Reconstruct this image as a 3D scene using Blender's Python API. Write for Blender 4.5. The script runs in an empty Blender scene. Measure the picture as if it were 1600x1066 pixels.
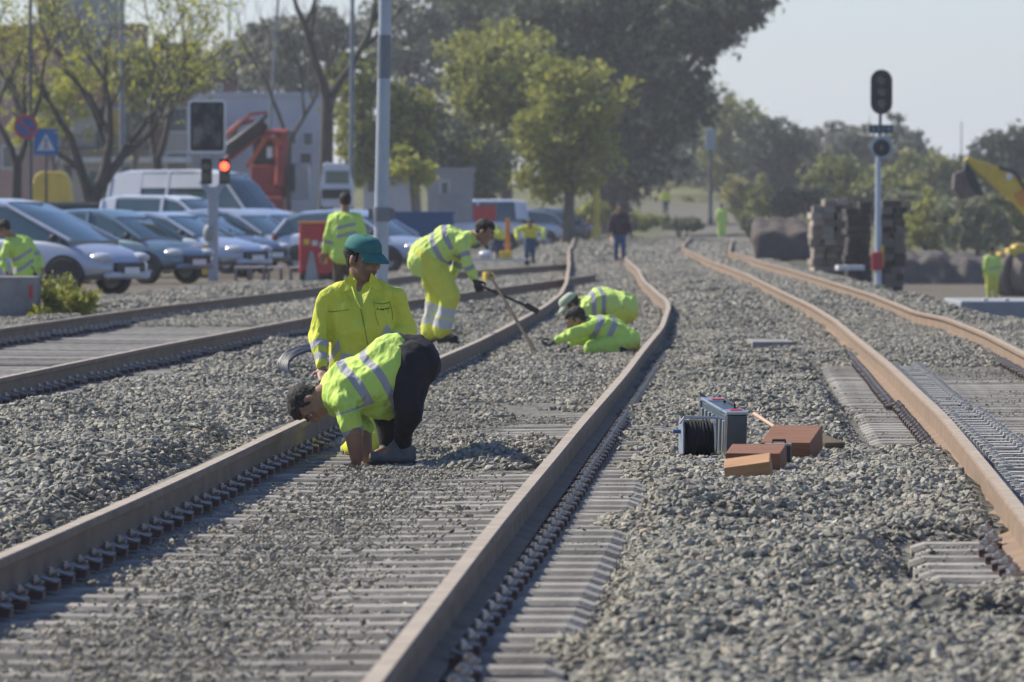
import bpy, bmesh, math, random
import numpy as np
from mathutils import Vector, Matrix, noise
PI = math.pi
random.seed(7); rng = np.random.default_rng(7)
S = bpy.context.scene
COL = S.collection
F = 11600.0; HC = 1.48; HY = 328.0          # long lens: focal length in photo pixels, eye height, horizon row

def W(px, py, d):                            # a point seen at (px, py) standing d metres away
    return Vector(((px-800)/F*d, d, HC+(HY-py)/F*d))
def G(px, py, z=0.0):                        # the point of the level z under (px, py)
    d = F*(HC-z)/(py-HY)
    return Vector(((px-800)/F*d, d, z))

# ---------------------------------------------------------------- materials
def new_mat(name):
    m = bpy.data.materials.new(name); m.use_nodes = True
    nt = m.node_tree; b = nt.nodes['Principled BSDF']
    return m, nt, b
def N(nt, t, **k):
    n = nt.nodes.new(t)
    for a, v in k.items(): setattr(n, a, v)
    return n
def ramp(nt, src, stops):
    r = N(nt, 'ShaderNodeValToRGB')
    while len(r.color_ramp.elements) < len(stops): r.color_ramp.elements.new(.5)
    for e, (p, c) in zip(r.color_ramp.elements, stops):
        e.position = p; e.color = (*c, 1)
    nt.links.new(src, r.inputs[0]); return r
def noise_tex(nt, scale, detail=4, rough=.6, coord='Object', stretch=None):
    tc = N(nt, 'ShaderNodeTexCoord'); n = N(nt, 'ShaderNodeTexNoise')
    n.inputs['Scale'].default_value = scale; n.inputs['Detail'].default_value = detail
    n.inputs['Roughness'].default_value = rough
    if stretch:
        mp = N(nt, 'ShaderNodeMapping'); mp.inputs['Scale'].default_value = stretch
        nt.links.new(tc.outputs[coord], mp.inputs[0]); nt.links.new(mp.outputs[0], n.inputs[0])
    else: nt.links.new(tc.outputs[coord], n.inputs[0])
    return n
def add_bump(nt, b, scale, strength, dist=.01, stretch=None, detail=4):
    n = noise_tex(nt, scale, detail, stretch=stretch)
    bp = N(nt, 'ShaderNodeBump'); bp.inputs['Strength'].default_value = strength
    bp.inputs['Distance'].default_value = dist
    nt.links.new(n.outputs[0], bp.inputs['Height']); nt.links.new(bp.outputs[0], b.inputs['Normal'])
def mat(name, c1, c2=None, scale=6, rough=.7, metal=0, bump=0, bscale=40, bdist=.01, stretch=None, spec=None, alpha=None, coat=0, detail=4, lo=.35, hi=.65, emit=None):
    m, nt, b = new_mat(name)
    b.inputs['Roughness'].default_value = rough; b.inputs['Metallic'].default_value = metal
    if c2 is None: c2 = tuple(x*.8 for x in c1)
    n = noise_tex(nt, scale, detail, stretch=stretch)
    r = ramp(nt, n.outputs[0], [(lo, c1), (hi, c2)])
    nt.links.new(r.outputs[0], b.inputs['Base Color'])
    if bump: add_bump(nt, b, bscale, bump, bdist, stretch)
    if spec is not None: b.inputs['Specular IOR Level'].default_value = spec
    if coat: b.inputs['Coat Weight'].default_value = coat
    if emit:
        b.inputs['Emission Color'].default_value = (*emit[0], 1); b.inputs['Emission Strength'].default_value = emit[1]
    return m

# ---------------------------------------------------------------- mesh builder
class MB:
    def __init__(s): s.v = []; s.f = []; s.m = []
    def add(s, vs, fs, mi=0):
        o = len(s.v); s.v += [tuple(v) for v in vs]
        s.f += [tuple(i+o for i in f) for f in fs]; s.m += [mi]*len(fs); return s
    def box(s, c, size, rot=None, mi=0, taper=1.0, bev=0):
        x, y, z = (k/2 for k in size)
        if bev:
            bm = bmesh.new(); bmesh.ops.create_cube(bm, size=1)
            for v in bm.verts: v.co = Vector((v.co.x*size[0], v.co.y*size[1], v.co.z*size[2]))
            bmesh.ops.bevel(bm, geom=list(bm.edges), offset=bev, segments=2, profile=.5, affect='EDGES')
            bm.verts.index_update()
            vs = [v.co.copy() for v in bm.verts]; fs = [[v.index for v in f.verts] for f in bm.faces]; bm.free()
        else:
            vs = [Vector((a*x*(taper if e > 0 else 1), b_*y*(taper if e > 0 else 1), e*z)) for e in (-1, 1) for a, b_ in ((-1,-1),(1,-1),(1,1),(-1,1))]
            fs = [(3,2,1,0),(4,5,6,7),(0,1,5,4),(1,2,6,5),(2,3,7,6),(3,0,4,7)]
        c = Vector(c)
        if rot is not None:
            R = rot if isinstance(rot, Matrix) else Matrix.Rotation(rot, 3, 'Z')
            vs = [R @ v for v in vs]
        return s.add([v+c for v in vs], fs, mi)
    def tube(s, pts, rs, n=10, mi=0, cap=True):
        pts = [Vector(p) for p in pts]
        if not hasattr(rs, '__len__'): rs = [rs]*len(pts)
        o = []; prev = None
        for i, p in enumerate(pts):
            t = (pts[min(i+1, len(pts)-1)]-pts[max(i-1, 0)]).normalized()
            if prev is None:
                a = Vector((0,0,1)) if abs(t.z) < .9 else Vector((1,0,0))
                u = t.cross(a).normalized()
            else: u = (prev - t*prev.dot(t)).normalized()
            prev = u; w = t.cross(u)
            o += [p+(u*math.cos(2*PI*k/n)+w*math.sin(2*PI*k/n))*rs[i] for k in range(n)]
        fs = [(i*n+k, i*n+(k+1)%n, (i+1)*n+(k+1)%n, (i+1)*n+k) for i in range(len(pts)-1) for k in range(n)]
        if cap: fs += [tuple(range(n-1, -1, -1)), tuple(range((len(pts)-1)*n, len(pts)*n))]
        return s.add(o, fs, mi)
    def cyl(s, p0, p1, r0, r1=None, n=16, mi=0): return s.tube([p0, p1], [r0, r0 if r1 is None else r1], n, mi)
    def ball(s, c, r, M=None, n=14, k=8, mi=0):        # ellipsoid, M rotates
        r = (r, r, r) if not hasattr(r, '__len__') else r
        vs = []
        for i in range(k+1):
            a = PI*i/k
            for j in range(n):
                v = Vector((r[0]*math.sin(a)*math.cos(2*PI*j/n), r[1]*math.sin(a)*math.sin(2*PI*j/n), r[2]*math.cos(a)))
                if M is not None: v = M @ v
                vs.append(v+Vector(c))
        fs = [(i*n+j, (i+1)*n+j, (i+1)*n+(j+1)%n, i*n+(j+1)%n) for i in range(k) for j in range(n)]
        return s.add(vs, fs, mi)
    def prism(s, poly, y0, y1, axis='y', mi=0):         # polygon (a,b) extruded along an axis
        n = len(poly)
        def P(a, b, t): return {'y': (a, t, b), 'x': (t, a, b), 'z': (a, b, t)}[axis]
        vs = [P(a, b, y0) for a, b in poly]+[P(a, b, y1) for a, b in poly]
        fs = [tuple(range(n)), tuple(range(2*n-1, n-1, -1))]+[(i, i+n, (i+1)%n+n, (i+1)%n) for i in range(n)]
        return s.add(vs, fs, mi)
    def build(s, name, mats, parent=None, loc=None, smooth=False, rotz=0, bevel=0):
        me = bpy.data.meshes.new(name); me.from_pydata(s.v, [], s.f)
        mats = mats if isinstance(mats, (list, tuple)) else [mats]
        for m in mats: me.materials.append(m)
        if len(mats) > 1: me.polygons.foreach_set('material_index', s.m)
        bm = bmesh.new(); bm.from_mesh(me)
        bmesh.ops.remove_doubles(bm, verts=bm.verts, dist=1e-6)
        bmesh.ops.recalc_face_normals(bm, faces=bm.faces); bm.to_mesh(me); bm.free()
        if smooth:
            me.polygons.foreach_set('use_smooth', [True]*len(me.polygons))
            me.set_sharp_from_angle(angle=math.radians(smooth if smooth is not True else 40))
        o = bpy.data.objects.new(name, me); COL.objects.link(o)
        if parent: o.parent = parent
        if loc is not None: o.location = loc
        o.rotation_euler.z = rotz
        if bevel:
            b = o.modifiers.new('bevel', 'BEVEL'); b.width = bevel; b.segments = 2; b.limit_method = 'ANGLE'
        return o
def tag(o, label=None, cat=None, group=None, kind=None):
    for k, v in (('label', label), ('category', cat), ('group', group), ('kind', kind)):
        if v: o[k] = v
    return o
def empty(name, loc, label, cat, group=None, rotz=0, scale=None):
    o = bpy.data.objects.new(name, None); COL.objects.link(o); o.location = loc; o.rotation_euler.z = rotz
    o.empty_display_size = .2
    if scale: o.scale = (scale,)*3
    return tag(o, label, cat, group)
def copy_tree(o, parent=None):
    c = o.copy(); COL.objects.link(c); c.parent = parent
    for ch in o.children: copy_tree(ch, c)
    return c

# ---------------------------------------------------------------- camera, light, sky
cam = bpy.data.cameras.new('camera'); co = bpy.data.objects.new('camera', cam); COL.objects.link(co); S.camera = co
cam.sensor_width = 36; cam.lens = F*36/1600; cam.clip_end = 20000; cam.clip_start = 1
co.location = (0, 0, HC); co.rotation_euler = (PI/2-math.atan((533-HY)/F), 0, 0)
cam.dof.use_dof = True; cam.dof.focus_distance = 43.5; cam.dof.aperture_fstop = 8.5
SUN_EL = math.radians(43); SUN_AZ = math.radians(-62)   # azimuth from +Y towards +X: the sun stands left and behind the men
wd = bpy.data.worlds.new('World'); S.world = wd; wd.use_nodes = True
nt = wd.node_tree; bg = nt.nodes['Background']; sky = nt.nodes.new('ShaderNodeTexSky'); sky.sky_type = 'NISHITA'
sky.sun_disc = False; sky.sun_elevation = SUN_EL; sky.sun_rotation = SUN_AZ
sky.air_density = 1.0; sky.dust_density = .5; sky.ozone_density = 3.0
tint = nt.nodes.new('ShaderNodeMixRGB'); tint.blend_type = 'MULTIPLY'; tint.inputs[0].default_value = 1; tint.inputs[2].default_value = (.91, .985, 1.24, 1)
nt.links.new(sky.outputs[0], tint.inputs[1]); nt.links.new(tint.outputs[0], bg.inputs[0]); bg.inputs[1].default_value = .078
sl = bpy.data.lights.new('sun', 'SUN'); sl.energy = 4.2; sl.angle = math.radians(.6); sl.color = (1, .93, .80)
so = bpy.data.objects.new('sun', sl); COL.objects.link(so)
sd = Vector((math.sin(SUN_AZ)*math.cos(SUN_EL), math.cos(SUN_AZ)*math.cos(SUN_EL), math.sin(SUN_EL)))
so.rotation_euler = sd.to_track_quat('Z', 'Y').to_euler(); so.location = sd*50
S.view_settings.view_transform = 'Standard'; S.view_settings.look = 'None'; S.view_settings.exposure = .68; S.view_settings.gamma = 1

# ---------------------------------------------------------------- rails in plan, read off the ground plane
def line(pts, near, far):
    P = [G(x, y, .18) for x, y in pts]
    P = sorted([(p.y, p.x) for p in P])
    ys = [p[0] for p in P]; xs = [p[1] for p in P]
    s0 = (xs[1]-xs[0])/(ys[1]-ys[0]); s1 = (xs[-1]-xs[-2])/(ys[-1]-ys[-2])
    ys = [near]+ys; xs = [xs[0]-s0*(ys[1]-near)]+xs
    if far > ys[-1]+1: xs.append(xs[-1]+s1*(far-ys[-1])); ys.append(far)
    ys = np.array(ys); xs = np.array(xs)
    yy = np.arange(near, far, 1.0); xx = np.interp(yy, ys, xs)
    k = np.hanning(9); k /= k.sum()
    xp = np.concatenate([xx[0]+(xx[1]-xx[0])*np.arange(-4, 0), xx, xx[-1]+(xx[-1]-xx[-2])*np.arange(1, 5)])
    xx = np.convolve(xp, k, 'valid')
    return yy, xx
ML = line([(0,868),(239,766),(451,666),(682,560),(744,534),(809,501),(848,480),(876,459),(885,441),(889,413),(889,393),(895,382)], 12, 330)
MR = line([(583,1063),(763,832),(900,670),(978,581),(1003,548),(1034,511),(1045,480),(1042,469),(1028,458),(1006,438),(997,421),(982,408),(968,392)], 12, 330)
RL = line([(1600,804),(1530,716),(1475,650),(1420,598),(1381,562),(1337,527),(1304,499),(1266,476),(1210,450),(1170,430),(1134,416),(1111,408),(1074,391),(1066,385),(1086,363),(1105,354)], 12, 520)
RR = line([(1600,551),(1539,520),(1474,495),(1430,487),(1402,475),(1361,459),(1301,441),(1228,419),(1196,411),(1170,402),(1139,394),(1145,369)], 40, 520)
LN = line([(0,590),(240,541),(480,496),(560,480),(740,455)], 40, 160)
LF = line([(0,513),(240,479),(480,451),(640,430),(850,415)], 55, 190)
def ix(L, y): return np.interp(y, L[0], L[1])

# ---------------------------------------------------------------- terrain height
def fnoise(x, y, s, seed=0.0): return noise.noise(Vector((x*s, y*s, seed)))
def sstep(a, b, t):
    t = np.clip((t-a)/(b-a), 0, 1); return t*t*(3-2*t)
def vnoise(x, y, s, seed):                   # value noise for arrays
    rs = np.random.default_rng(seed); T = rs.random((256, 256))
    X = x*s; Y = y*s; xi = np.floor(X).astype(int); yi = np.floor(Y).astype(int); fx = X-xi; fy = Y-yi
    fx = fx*fx*(3-2*fx); fy = fy*fy*(3-2*fy)
    t = lambda i, j: T[(xi+i) % 256, (yi+j) % 256]
    return (t(0,0)*(1-fx)+t(1,0)*fx)*(1-fy)+(t(0,1)*(1-fx)+t(1,1)*fx)*fy-.5
def zone(x, y, A, B, pad=.47):                # 1 inside the sleeper bed, 0 outside
    a = ix(A, y)-pad; b = ix(B, y)+pad
    return sstep(-.22, 0, x-a)*sstep(-.22, 0, b-x)
BUMPS = [(1462,900,.0,.16,1.6,-.12),  # photo x, photo y, z, radius across, radius along, height
    (765,722,.0,.28,.9,.17),(830,700,.0,.22,.8,.09),(60,655,.05,.42,1.6,.16),(190,690,.05,.5,1.8,.07),(330,610,.05,.5,2.2,.10),(120,740,.05,.35,1.2,.06),(430,590,.05,.3,1.6,.07),
    (1040,800,.05,.35,1.3,.09),(1180,900,.05,.4,1.2,.07),(1370,760,.05,.5,1.5,.09),(1040,640,.05,.3,1.5,.09),
    (560,640,.05,.3,1.2,.05),(950,1000,.03,.28,.9,.08),(1300,985,.05,.4,1,.06)]
BP = [(G(a,b,c).x, G(a,b,c).y, r1, r2, h) for a,b,c,r1,r2,h in BUMPS]
def TH(x, y, fine=True):
    x = np.asarray(x, float); y = np.asarray(y, float)
    n1 = vnoise(x, y, .55, 1); n2 = vnoise(x, y, 1.7, 2); n3 = vnoise(x, y, 4.5, 3)
    h = .045+.15*n1+.10*n2+(.03*n3 if fine else 0)
    zm = zone(x, y, ML, MR); zr = zone(x, y, RL, RR); zl = zone(x, y, LF, LN)
    # how far each bed is covered by loose ballast
    cm = sstep(44.5, 47, y)*.55+sstep(55, 62, y)*.45
    cm = np.clip(cm, 0, 1); patch = sstep(46, 47, y)*(1-sstep(53, 55, y))
    dist = x-ix(MR, y)
    cm = cm*(1-patch*np.maximum(sstep(-.75, -.6, dist)*(1-sstep(-.2, -.1, dist)), (1-sstep(-1.05, -.9, dist))*sstep(-1.6,-1.5,dist)))
    hm = -.05+.012*n3+cm*(.07+.05*n2+.04*n1)
    rd = x-ix(RL, y)
    cr = sstep(69, 72, y)+(1-sstep(44, 48, y))*(1-sstep(-.05, .06, rd))
    comb = sstep(28.6, 28.9, y)*(1-sstep(33, 33.3, y)); cr = cr*(1-comb)
    comb2 = sstep(25.6, 25.8, y)*(1-sstep(27.2, 27.4, y)); cr = np.clip(cr*(1-comb2*.95), 0, 1)
    hr = -.05+.01*n3+cr*(.085+.02*(1-sstep(44, 48, y))+.05*n2+.03*n1)
    hl = -.065+.01*n3+sstep(88, 98, y)*.07
    h = h*(1-zm)+hm*zm; h = h*(1-zr)+hr*zr; h = h*(1-zl)+hl*zl
    for bx, by, r1, r2, bh in BP:
        h = h+bh*np.exp(-((x-bx)/r1)**2-((y-by)/r2)**2)
    for fx, fy, rx, ry, fz in ((1.36,42.3,.75,4.2,.045),(-.66,43.2,.22,.9,.0),(-.68,78.6,.2,1.2,.05)):
        w = np.exp(-(((x-fx)/rx)**2+((y-fy)/ry)**2)**2); h = h*(1-w)+fz*w
    # work hole by the bending man's hands is shallow; calm the noise far away
    calm = sstep(120, 200, y); h = h*(1-calm)
    # parking ground on the left
    lp = sstep(.5, 2.2, ix(LF, y)-.8-x)
    h = h*(1-lp)+lp*(.0+.03*n1)
    # low working strip right of the tracks
    rdrop = np.clip((x-ix(RR, y)-.9)/(1.0+2.5*sstep(125, 165, y)), 0, 1)*(.35*sstep(95, 108, y)+.8*sstep(112, 150, y))*(1-sstep(300, 360, y))
    h = h-rdrop
    rough = sstep(190, 240, y)*sstep(1.2, 3, ix(RL, np.clip(y, 0, 500))-x)*sstep(-2, 2, x-ix(ML, np.clip(y, 0, 320)))+sstep(300, 330, y)*.6
    h = h+rough*(.5*(vnoise(x, y, .16, 31)+.15)+.25*vnoise(x, y, .5, 32))
    # the line climbs far away
    h = h+3.6*sstep(340, 640, y)+5*sstep(620, 1100, y)*sstep(-10, 40, x)
    return h
def T(x, y): return float(TH(np.array([x]), np.array([y]), False)[0])

# ---------------------------------------------------------------- ground sheet
def ground_material():
    m, nt, b = new_mat('ballast_ground'); b.inputs['Roughness'].default_value = .95
    b.inputs['Specular IOR Level'].default_value = .2
    tc = N(nt, 'ShaderNodeTexCoord')
    vo = N(nt, 'ShaderNodeTexVoronoi'); vo.inputs['Scale'].default_value = 16
    nt.links.new(tc.outputs['Object'], vo.inputs[0])
    r = ramp(nt, vo.outputs['Color'], [(0, (.09,.088,.076)), (.5, (.15,.146,.125)), (1, (.22,.212,.18))])
    n = noise_tex(nt, .35, 5); n2 = noise_tex(nt, .05, 5)
    # earth where there is no ballast
    at = N(nt, 'ShaderNodeAttribute', attribute_name='earth')
    e = ramp(nt, n.outputs[0], [(.3, (.085,.066,.05)), (.5, (.14,.115,.09)), (.7, (.085,.09,.05))])
    g = ramp(nt, n2.outputs[0], [(.35, (.15,.145,.06)), (.65, (.09,.10,.045))])
    at2 = N(nt, 'ShaderNodeAttribute', attribute_name='grass')
    mx = N(nt, 'ShaderNodeMixRGB'); nt.links.new(at.outputs['Fac'], mx.inputs[0]); nt.links.new(r.outputs[0], mx.inputs[1]); nt.links.new(e.outputs[0], mx.inputs[2])
    m2 = N(nt, 'ShaderNodeMixRGB'); nt.links.new(at2.outputs['Fac'], m2.inputs[0]); nt.links.new(mx.outputs[0], m2.inputs[1]); nt.links.new(g.outputs[0], m2.inputs[2])
    nt.links.new(m2.outputs[0], b.inputs['Base Color'])
    bp = N(nt, 'ShaderNodeBump'); bp.inputs['Strength'].default_value = .9; bp.inputs['Distance'].default_value = .03
    nt.links.new(vo.outputs['Distance'], bp.inputs['Height']); nt.links.new(bp.outputs[0], b.inputs['Normal'])
    return m
M_ground = ground_material()
def make_ground():
    ys = [10.0]
    while ys[-1] < 5000: ys.append(ys[-1]+max(.12, (ys[-1]**2)*5e-5 if ys[-1] < 330 else ys[-1]*.03))
    ys = np.array(ys); nx = 170
    u = np.linspace(-1, 1, nx); u = np.sign(u)*np.abs(u)**1.15
    Y = np.repeat(ys, nx); half = 2.2+Y*.12+np.clip(Y-200, 0, None)*.6
    X = np.tile(u, len(ys))*half
    Z = TH(X, Y)
    me = bpy.data.meshes.new('ground'); ny = len(ys)
    i = np.arange((ny-1)*(nx-1)); a = (i//(nx-1))*nx+i % (nx-1)
    quads = np.stack([a, a+1, a+nx+1, a+nx], 1)
    me.from_pydata(np.stack([X, Y, Z], 1).tolist(), [], quads.tolist())
    earth = np.maximum(sstep(.3, 1.6, ix(LF, Y)-2.6-X), sstep(.9, 1.8, X-ix(RR, Y)+vnoise(X, Y, .3, 9))*sstep(118, 135, Y))
    earth = np.maximum(earth, sstep(300, 380, Y)*.6)
    grass = sstep(240, 330, Y)*np.maximum(sstep(1.2, 2.5, ix(RL, np.clip(Y,0,500))-X-1.5*vnoise(X, Y, .12, 6)), sstep(1.2, 2.5, X-ix(RR, np.clip(Y,0,500))))*np.clip(.8+vnoise(X, Y, .1, 5)*1.2, 0, 1)
    grass = np.maximum(grass, sstep(470, 520, Y))
    for nme, v in (('earth', earth), ('grass', grass.astype(float))):
        at = me.attributes.new(nme, 'FLOAT', 'POINT'); at.data.foreach_set('value', v.astype(np.float32))
    me.polygons.foreach_set('use_smooth', [True]*len(me.polygons))
    me.materials.append(M_ground)
    o = bpy.data.objects.new('ground', me); COL.objects.link(o); o['kind'] = 'structure'
make_ground()

# ---------------------------------------------------------------- loose ballast stones
def stone_material():
    m, nt, b = new_mat('ballast_stone'); b.inputs['Roughness'].default_value = .85; b.inputs['Specular IOR Level'].default_value = .3
    oi = N(nt, 'ShaderNodeObjectInfo')
    r = ramp(nt, oi.outputs['Random'], [(0, (.14,.136,.115)), (.25, (.25,.24,.195)), (.5, (.33,.315,.255)), (.72, (.40,.38,.315)), (.82,(.20,.19,.16)), (.93, (.37,.315,.24)), (1, (.52,.49,.41))])
    n = noise_tex(nt, 2.2, 6, .7)
    mx = N(nt, 'ShaderNodeMixRGB', blend_type='MULTIPLY'); mx.inputs[0].default_value = .7
    r2 = ramp(nt, n.outputs[0], [(.3, (.6,.6,.6)), (.7, (1.15,1.12,1.05))])
    nt.links.new(r.outputs[0], mx.inputs[1]); nt.links.new(r2.outputs[0], mx.inputs[2]); nt.links.new(mx.outputs[0], b.inputs['Base Color'])
    return m
M_stone = stone_material()
SLEEPER = .6
def scatter():
    out = []
    def band(y0, y1, per, smin, smax, pad):
        w = .069; area = w*2*(y1*y1-y0*y0)/2+2*pad*(y1-y0)
        n = int(area*per); y = np.sqrt(rng.random(n)*(y1*y1-y0*y0)+y0*y0)
        x = (rng.random(n)*2-1)*(w*y+pad)
        s = smin+(smax-smin)*rng.random(n)**1.6
        return x, y, s
    bands = [band(14, 34, 900, .010, .029, .7), band(34, 60, 720, .011, .031, .8), band(60, 100, 330, .016, .033, 1), band(100, 200, 90, .026, .048, 1.5), band(200, 330, 22, .05, .085, 1)]
    x = np.concatenate([b[0] for b in bands]); y = np.concatenate([b[1] for b in bands]); s = np.concatenate([b[2] for b in bands])
    h = TH(x, y)
    keep = np.ones(len(x), bool); sink = s*.25
    for L in (ML, MR, RL, RR, LN, LF):
        d = np.abs(x-ix(L, y)); ok = (y > L[0][0]) & (y < L[0][-1])
        keep &= ~(ok & (d < .085+s*.5))
    # beds that are swept: stones only low between the sleepers, a few lying on top
    for A, B in ((ML, MR), (RL, RR), (LF, LN)):
        z = zone(x, y, A, B) > .9
        bare = z & (h < -.012)
        u = ((y+.035*x) / SLEEPER) % 1.0
        gap = (u > .30) & (u < .70)
        mid = (ix(A, y)+ix(B, y))/2
        core = np.exp(-((x-mid+.12)/.40)**2) if A is ML else np.exp(-((x-mid)/.8)**2)*.1
        msk = np.clip(core*1.0+vnoise(x, y, 1.1, 8)*1.0*(1 if A is ML else .4)-.22, 0, 1)
        lie = (rng.random(len(x)) < msk*.24)
        keep &= ~(bare & ~gap & ~lie)
        if A is LF: keep &= ~(z & (y < 92) & (rng.random(len(x)) < .72))
        if A is RL: keep &= ~(bare & (y > 44) & (rng.random(len(x)) < .6))
        small = bare & lie; s = np.where(small, s*.62, s)
        h = np.where(small & ~gap, s*.25, h); h = np.where(small & gap, h+.03, h)
        s = np.where(bare & gap & ~lie, s*.7, s)
        farz = bare & gap & ~lie & ((y > 42) | (A is not ML)); s = np.where(farz, s*.6, s); h = np.where(farz, h-.02, h)
    for kx, ky, rx, ry in ((-.70,43.0,.17,.42),(1.19,44.0,.14,.5),(1.36,41.0,.16,.35),(1.40,41.6,.2,.4),(1.62,43.2,.19,.4),(1.51,42.3,.1,.3),(1.05,43.9,.13,.3)):
        keep &= ((x-kx)/rx)**2+((y-ky)/ry)**2 > 1
    keep &= ~((x < ix(LF, y)-3.6) & (y > 60))
    keep &= ~((x > ix(RR, y)+2.3) & (y > 128))
    keep &= ~((y > 200) & ((x < ix(ML, y)-1.5) | (x > ix(RR, y)+1.5)))
    x = x[keep]; y = y[keep]; z = (h+s*.25)[keep]; s = s[keep]
    # fine grit strewn over the sleepers of the middle and right beds
    n = 60000; gy = 18+rng.random(n)**1.3*36; t = rng.random(n); a = ix(ML, gy); b = ix(MR, gy); gx = a-.4+t*(b-a+.8)
    mid = (a+b)/2; den = np.exp(-((gx-mid)/.45)**2)*.6-.12+vnoise(gx, gy, 1.3, 21)*.9+vnoise(gx, gy, 4, 22)*.4
    k = (rng.random(n) < den) & (np.abs(gx-a) > .11) & (np.abs(gx-b) > .11); gx = gx[k]; gy = gy[k]
    gs = .004+.009*rng.random(len(gx))**2; gh = np.maximum(TH(gx, gy), -.004)
    n = 26000; hy = 26+rng.random(n)*45; hx = ix(RL, hy)-.5+rng.random(n)*(ix(RR, np.maximum(hy, 41))-ix(RL, hy)+.5)
    k = (rng.random(n) < .10+vnoise(hx, hy, .9, 25)) & (np.abs(hx-ix(RL, hy)) > .12); hx = hx[k]; hy = hy[k]
    hs = .005+.008*rng.random(len(hx))**2; hh = np.maximum(TH(hx, hy), -.004)
    return np.concatenate([x, gx, hx]), np.concatenate([y, gy, hy]), np.concatenate([z, gh, hh]), np.concatenate([s, gs, hs])
def make_ballast():
    x, y, z, s = scatter()
    print('stones', len(x))
    me = bpy.data.meshes.new('ballast'); me.vertices.add(len(x))
    me.vertices.foreach_set('co', np.stack([x, y, z], 1).astype(np.float32).ravel())
    a = me.attributes.new('size', 'FLOAT', 'POINT'); a.data.foreach_set('value', s.astype(np.float32))
    o = bpy.data.objects.new('ballast', me); COL.objects.link(o)
    tag(o, 'loose grey crushed stone heaped between and beside the tracks', 'ballast', kind='stuff')
    ng = bpy.data.node_groups.new('ballast', 'GeometryNodeTree')
    ng.interface.new_socket('Geometry', in_out='INPUT', socket_type='NodeSocketGeometry')
    ng.interface.new_socket('Geometry', in_out='OUTPUT', socket_type='NodeSocketGeometry')
    gi = ng.nodes.new('NodeGroupInput'); go = ng.nodes.new('NodeGroupOutput'); L = ng.links.new
    g2i = ng.nodes.new('GeometryNodeGeometryToInstance')
    for k in range(10):
        ic = ng.nodes.new('GeometryNodeMeshIcoSphere'); ic.inputs['Radius'].default_value = 1; ic.inputs['Subdivisions'].default_value = 1
        sp = ng.nodes.new('GeometryNodeSetPosition')
        rv = ng.nodes.new('FunctionNodeRandomValue'); rv.data_type = 'FLOAT_VECTOR'
        a_ = .38 if k % 2 else .28
        rv.inputs[0].default_value = (-a_,)*3; rv.inputs[1].default_value = (a_,)*3
        for s_ in rv.inputs:
            if s_.name == 'Seed' and s_.enabled: s_.default_value = k+11
        L(ic.outputs[0], sp.inputs['Geometry']); L(rv.outputs[0], sp.inputs['Offset'])
        tr = ng.nodes.new('GeometryNodeTransform'); tr.inputs['Scale'].default_value = (1.25, .6+.35*random.random(), .5+.3*random.random())
        L(sp.outputs[0], tr.inputs['Geometry'])
        sm = ng.nodes.new('GeometryNodeSetMaterial'); sm.inputs['Material'].default_value = M_stone
        ss = ng.nodes.new('GeometryNodeSetShadeSmooth'); ss.inputs['Shade Smooth'].default_value = False
        L(tr.outputs[0], ss.inputs[0]); L(ss.outputs[0], sm.inputs['Geometry']); L(sm.outputs[0], g2i.inputs[0])
    mp = ng.nodes.new('GeometryNodeMeshToPoints')
    L(gi.outputs[0], mp.inputs[0])
    iop = ng.nodes.new('GeometryNodeInstanceOnPoints'); iop.inputs['Pick Instance'].default_value = True
    L(mp.outputs[0], iop.inputs['Points']); L(g2i.outputs[0], iop.inputs['Instance'])
    r3 = ng.nodes.new('FunctionNodeRandomValue'); r3.data_type = 'FLOAT_VECTOR'; r3.inputs[0].default_value = (-.7, -.7, 0); r3.inputs[1].default_value = (.7, .7, 6.28)
    L(r3.outputs[0], iop.inputs['Rotation'])
    na = ng.nodes.new('GeometryNodeInputNamedAttribute'); na.data_type = 'FLOAT'; na.inputs[0].default_value = 'size'
    L(na.outputs[0], iop.inputs['Scale'])
    L(iop.outputs[0], go.inputs[0])
    md = o.modifiers.new('stones', 'NODES'); md.node_group = ng
make_ballast()

# ---------------------------------------------------------------- tracks
M_rail = mat('rail_steel', (.16,.115,.075), (.22,.165,.115), 3, .9, .0, .25, 60, .004, detail=6)
M_railr = mat('rail_steel_rusty', (.25,.17,.105), (.18,.125,.085), 3, .9, .0, .25, 60, .004, detail=6)
M_railtop = mat('rail_running_surface', (.40,.34,.265), (.31,.255,.195), 5, .75, .0, .1, 60, .003, spec=.3)
M_railtopr = mat('rail_running_surface_rusty', (.39,.32,.24), (.30,.24,.18), 5, .75, .0, .1, 60, .003, spec=.3)
M_sleeper = mat('sleeper_concrete', (.35,.325,.28), (.20,.185,.16), 7, .9, 0, .5, 50, .006, detail=8)
def vary(m, lo, hi):                         # each copy a little lighter or darker
    nt = m.node_tree; b = nt.nodes['Principled BSDF']; src = b.inputs['Base Color'].links[0].from_socket
    oi = N(nt, 'ShaderNodeObjectInfo'); r = ramp(nt, oi.outputs['Random'], [(0, (lo,)*3), (1, (hi,)*3)])
    mx = N(nt, 'ShaderNodeMixRGB', blend_type='MULTIPLY'); mx.inputs[0].default_value = 1
    nt.links.new(src, mx.inputs[1]); nt.links.new(r.outputs[0], mx.inputs[2]); nt.links.new(mx.outputs[0], b.inputs['Base Color'])
vary(M_sleeper, .62, 1.12)
M_clip = mat('clip_steel', (.50,.48,.45), (.20,.16,.13), 22, .45, .5, .2, 80, .002)
M_plate = mat('clip_plate_rust', (.14,.08,.06), (.08,.055,.05), 20, .7, .2, .2, 80, .002)
PROF = [(-.075,0),(.075,0),(.075,.012),(.012,.03),(.009,.125),(.036,.138),(.0355,.163),(.028,.1715),(-.028,.1715),(-.0355,.163),(-.036,.138),(-.009,.125),(-.012,.03),(-.075,.012)]
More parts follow.
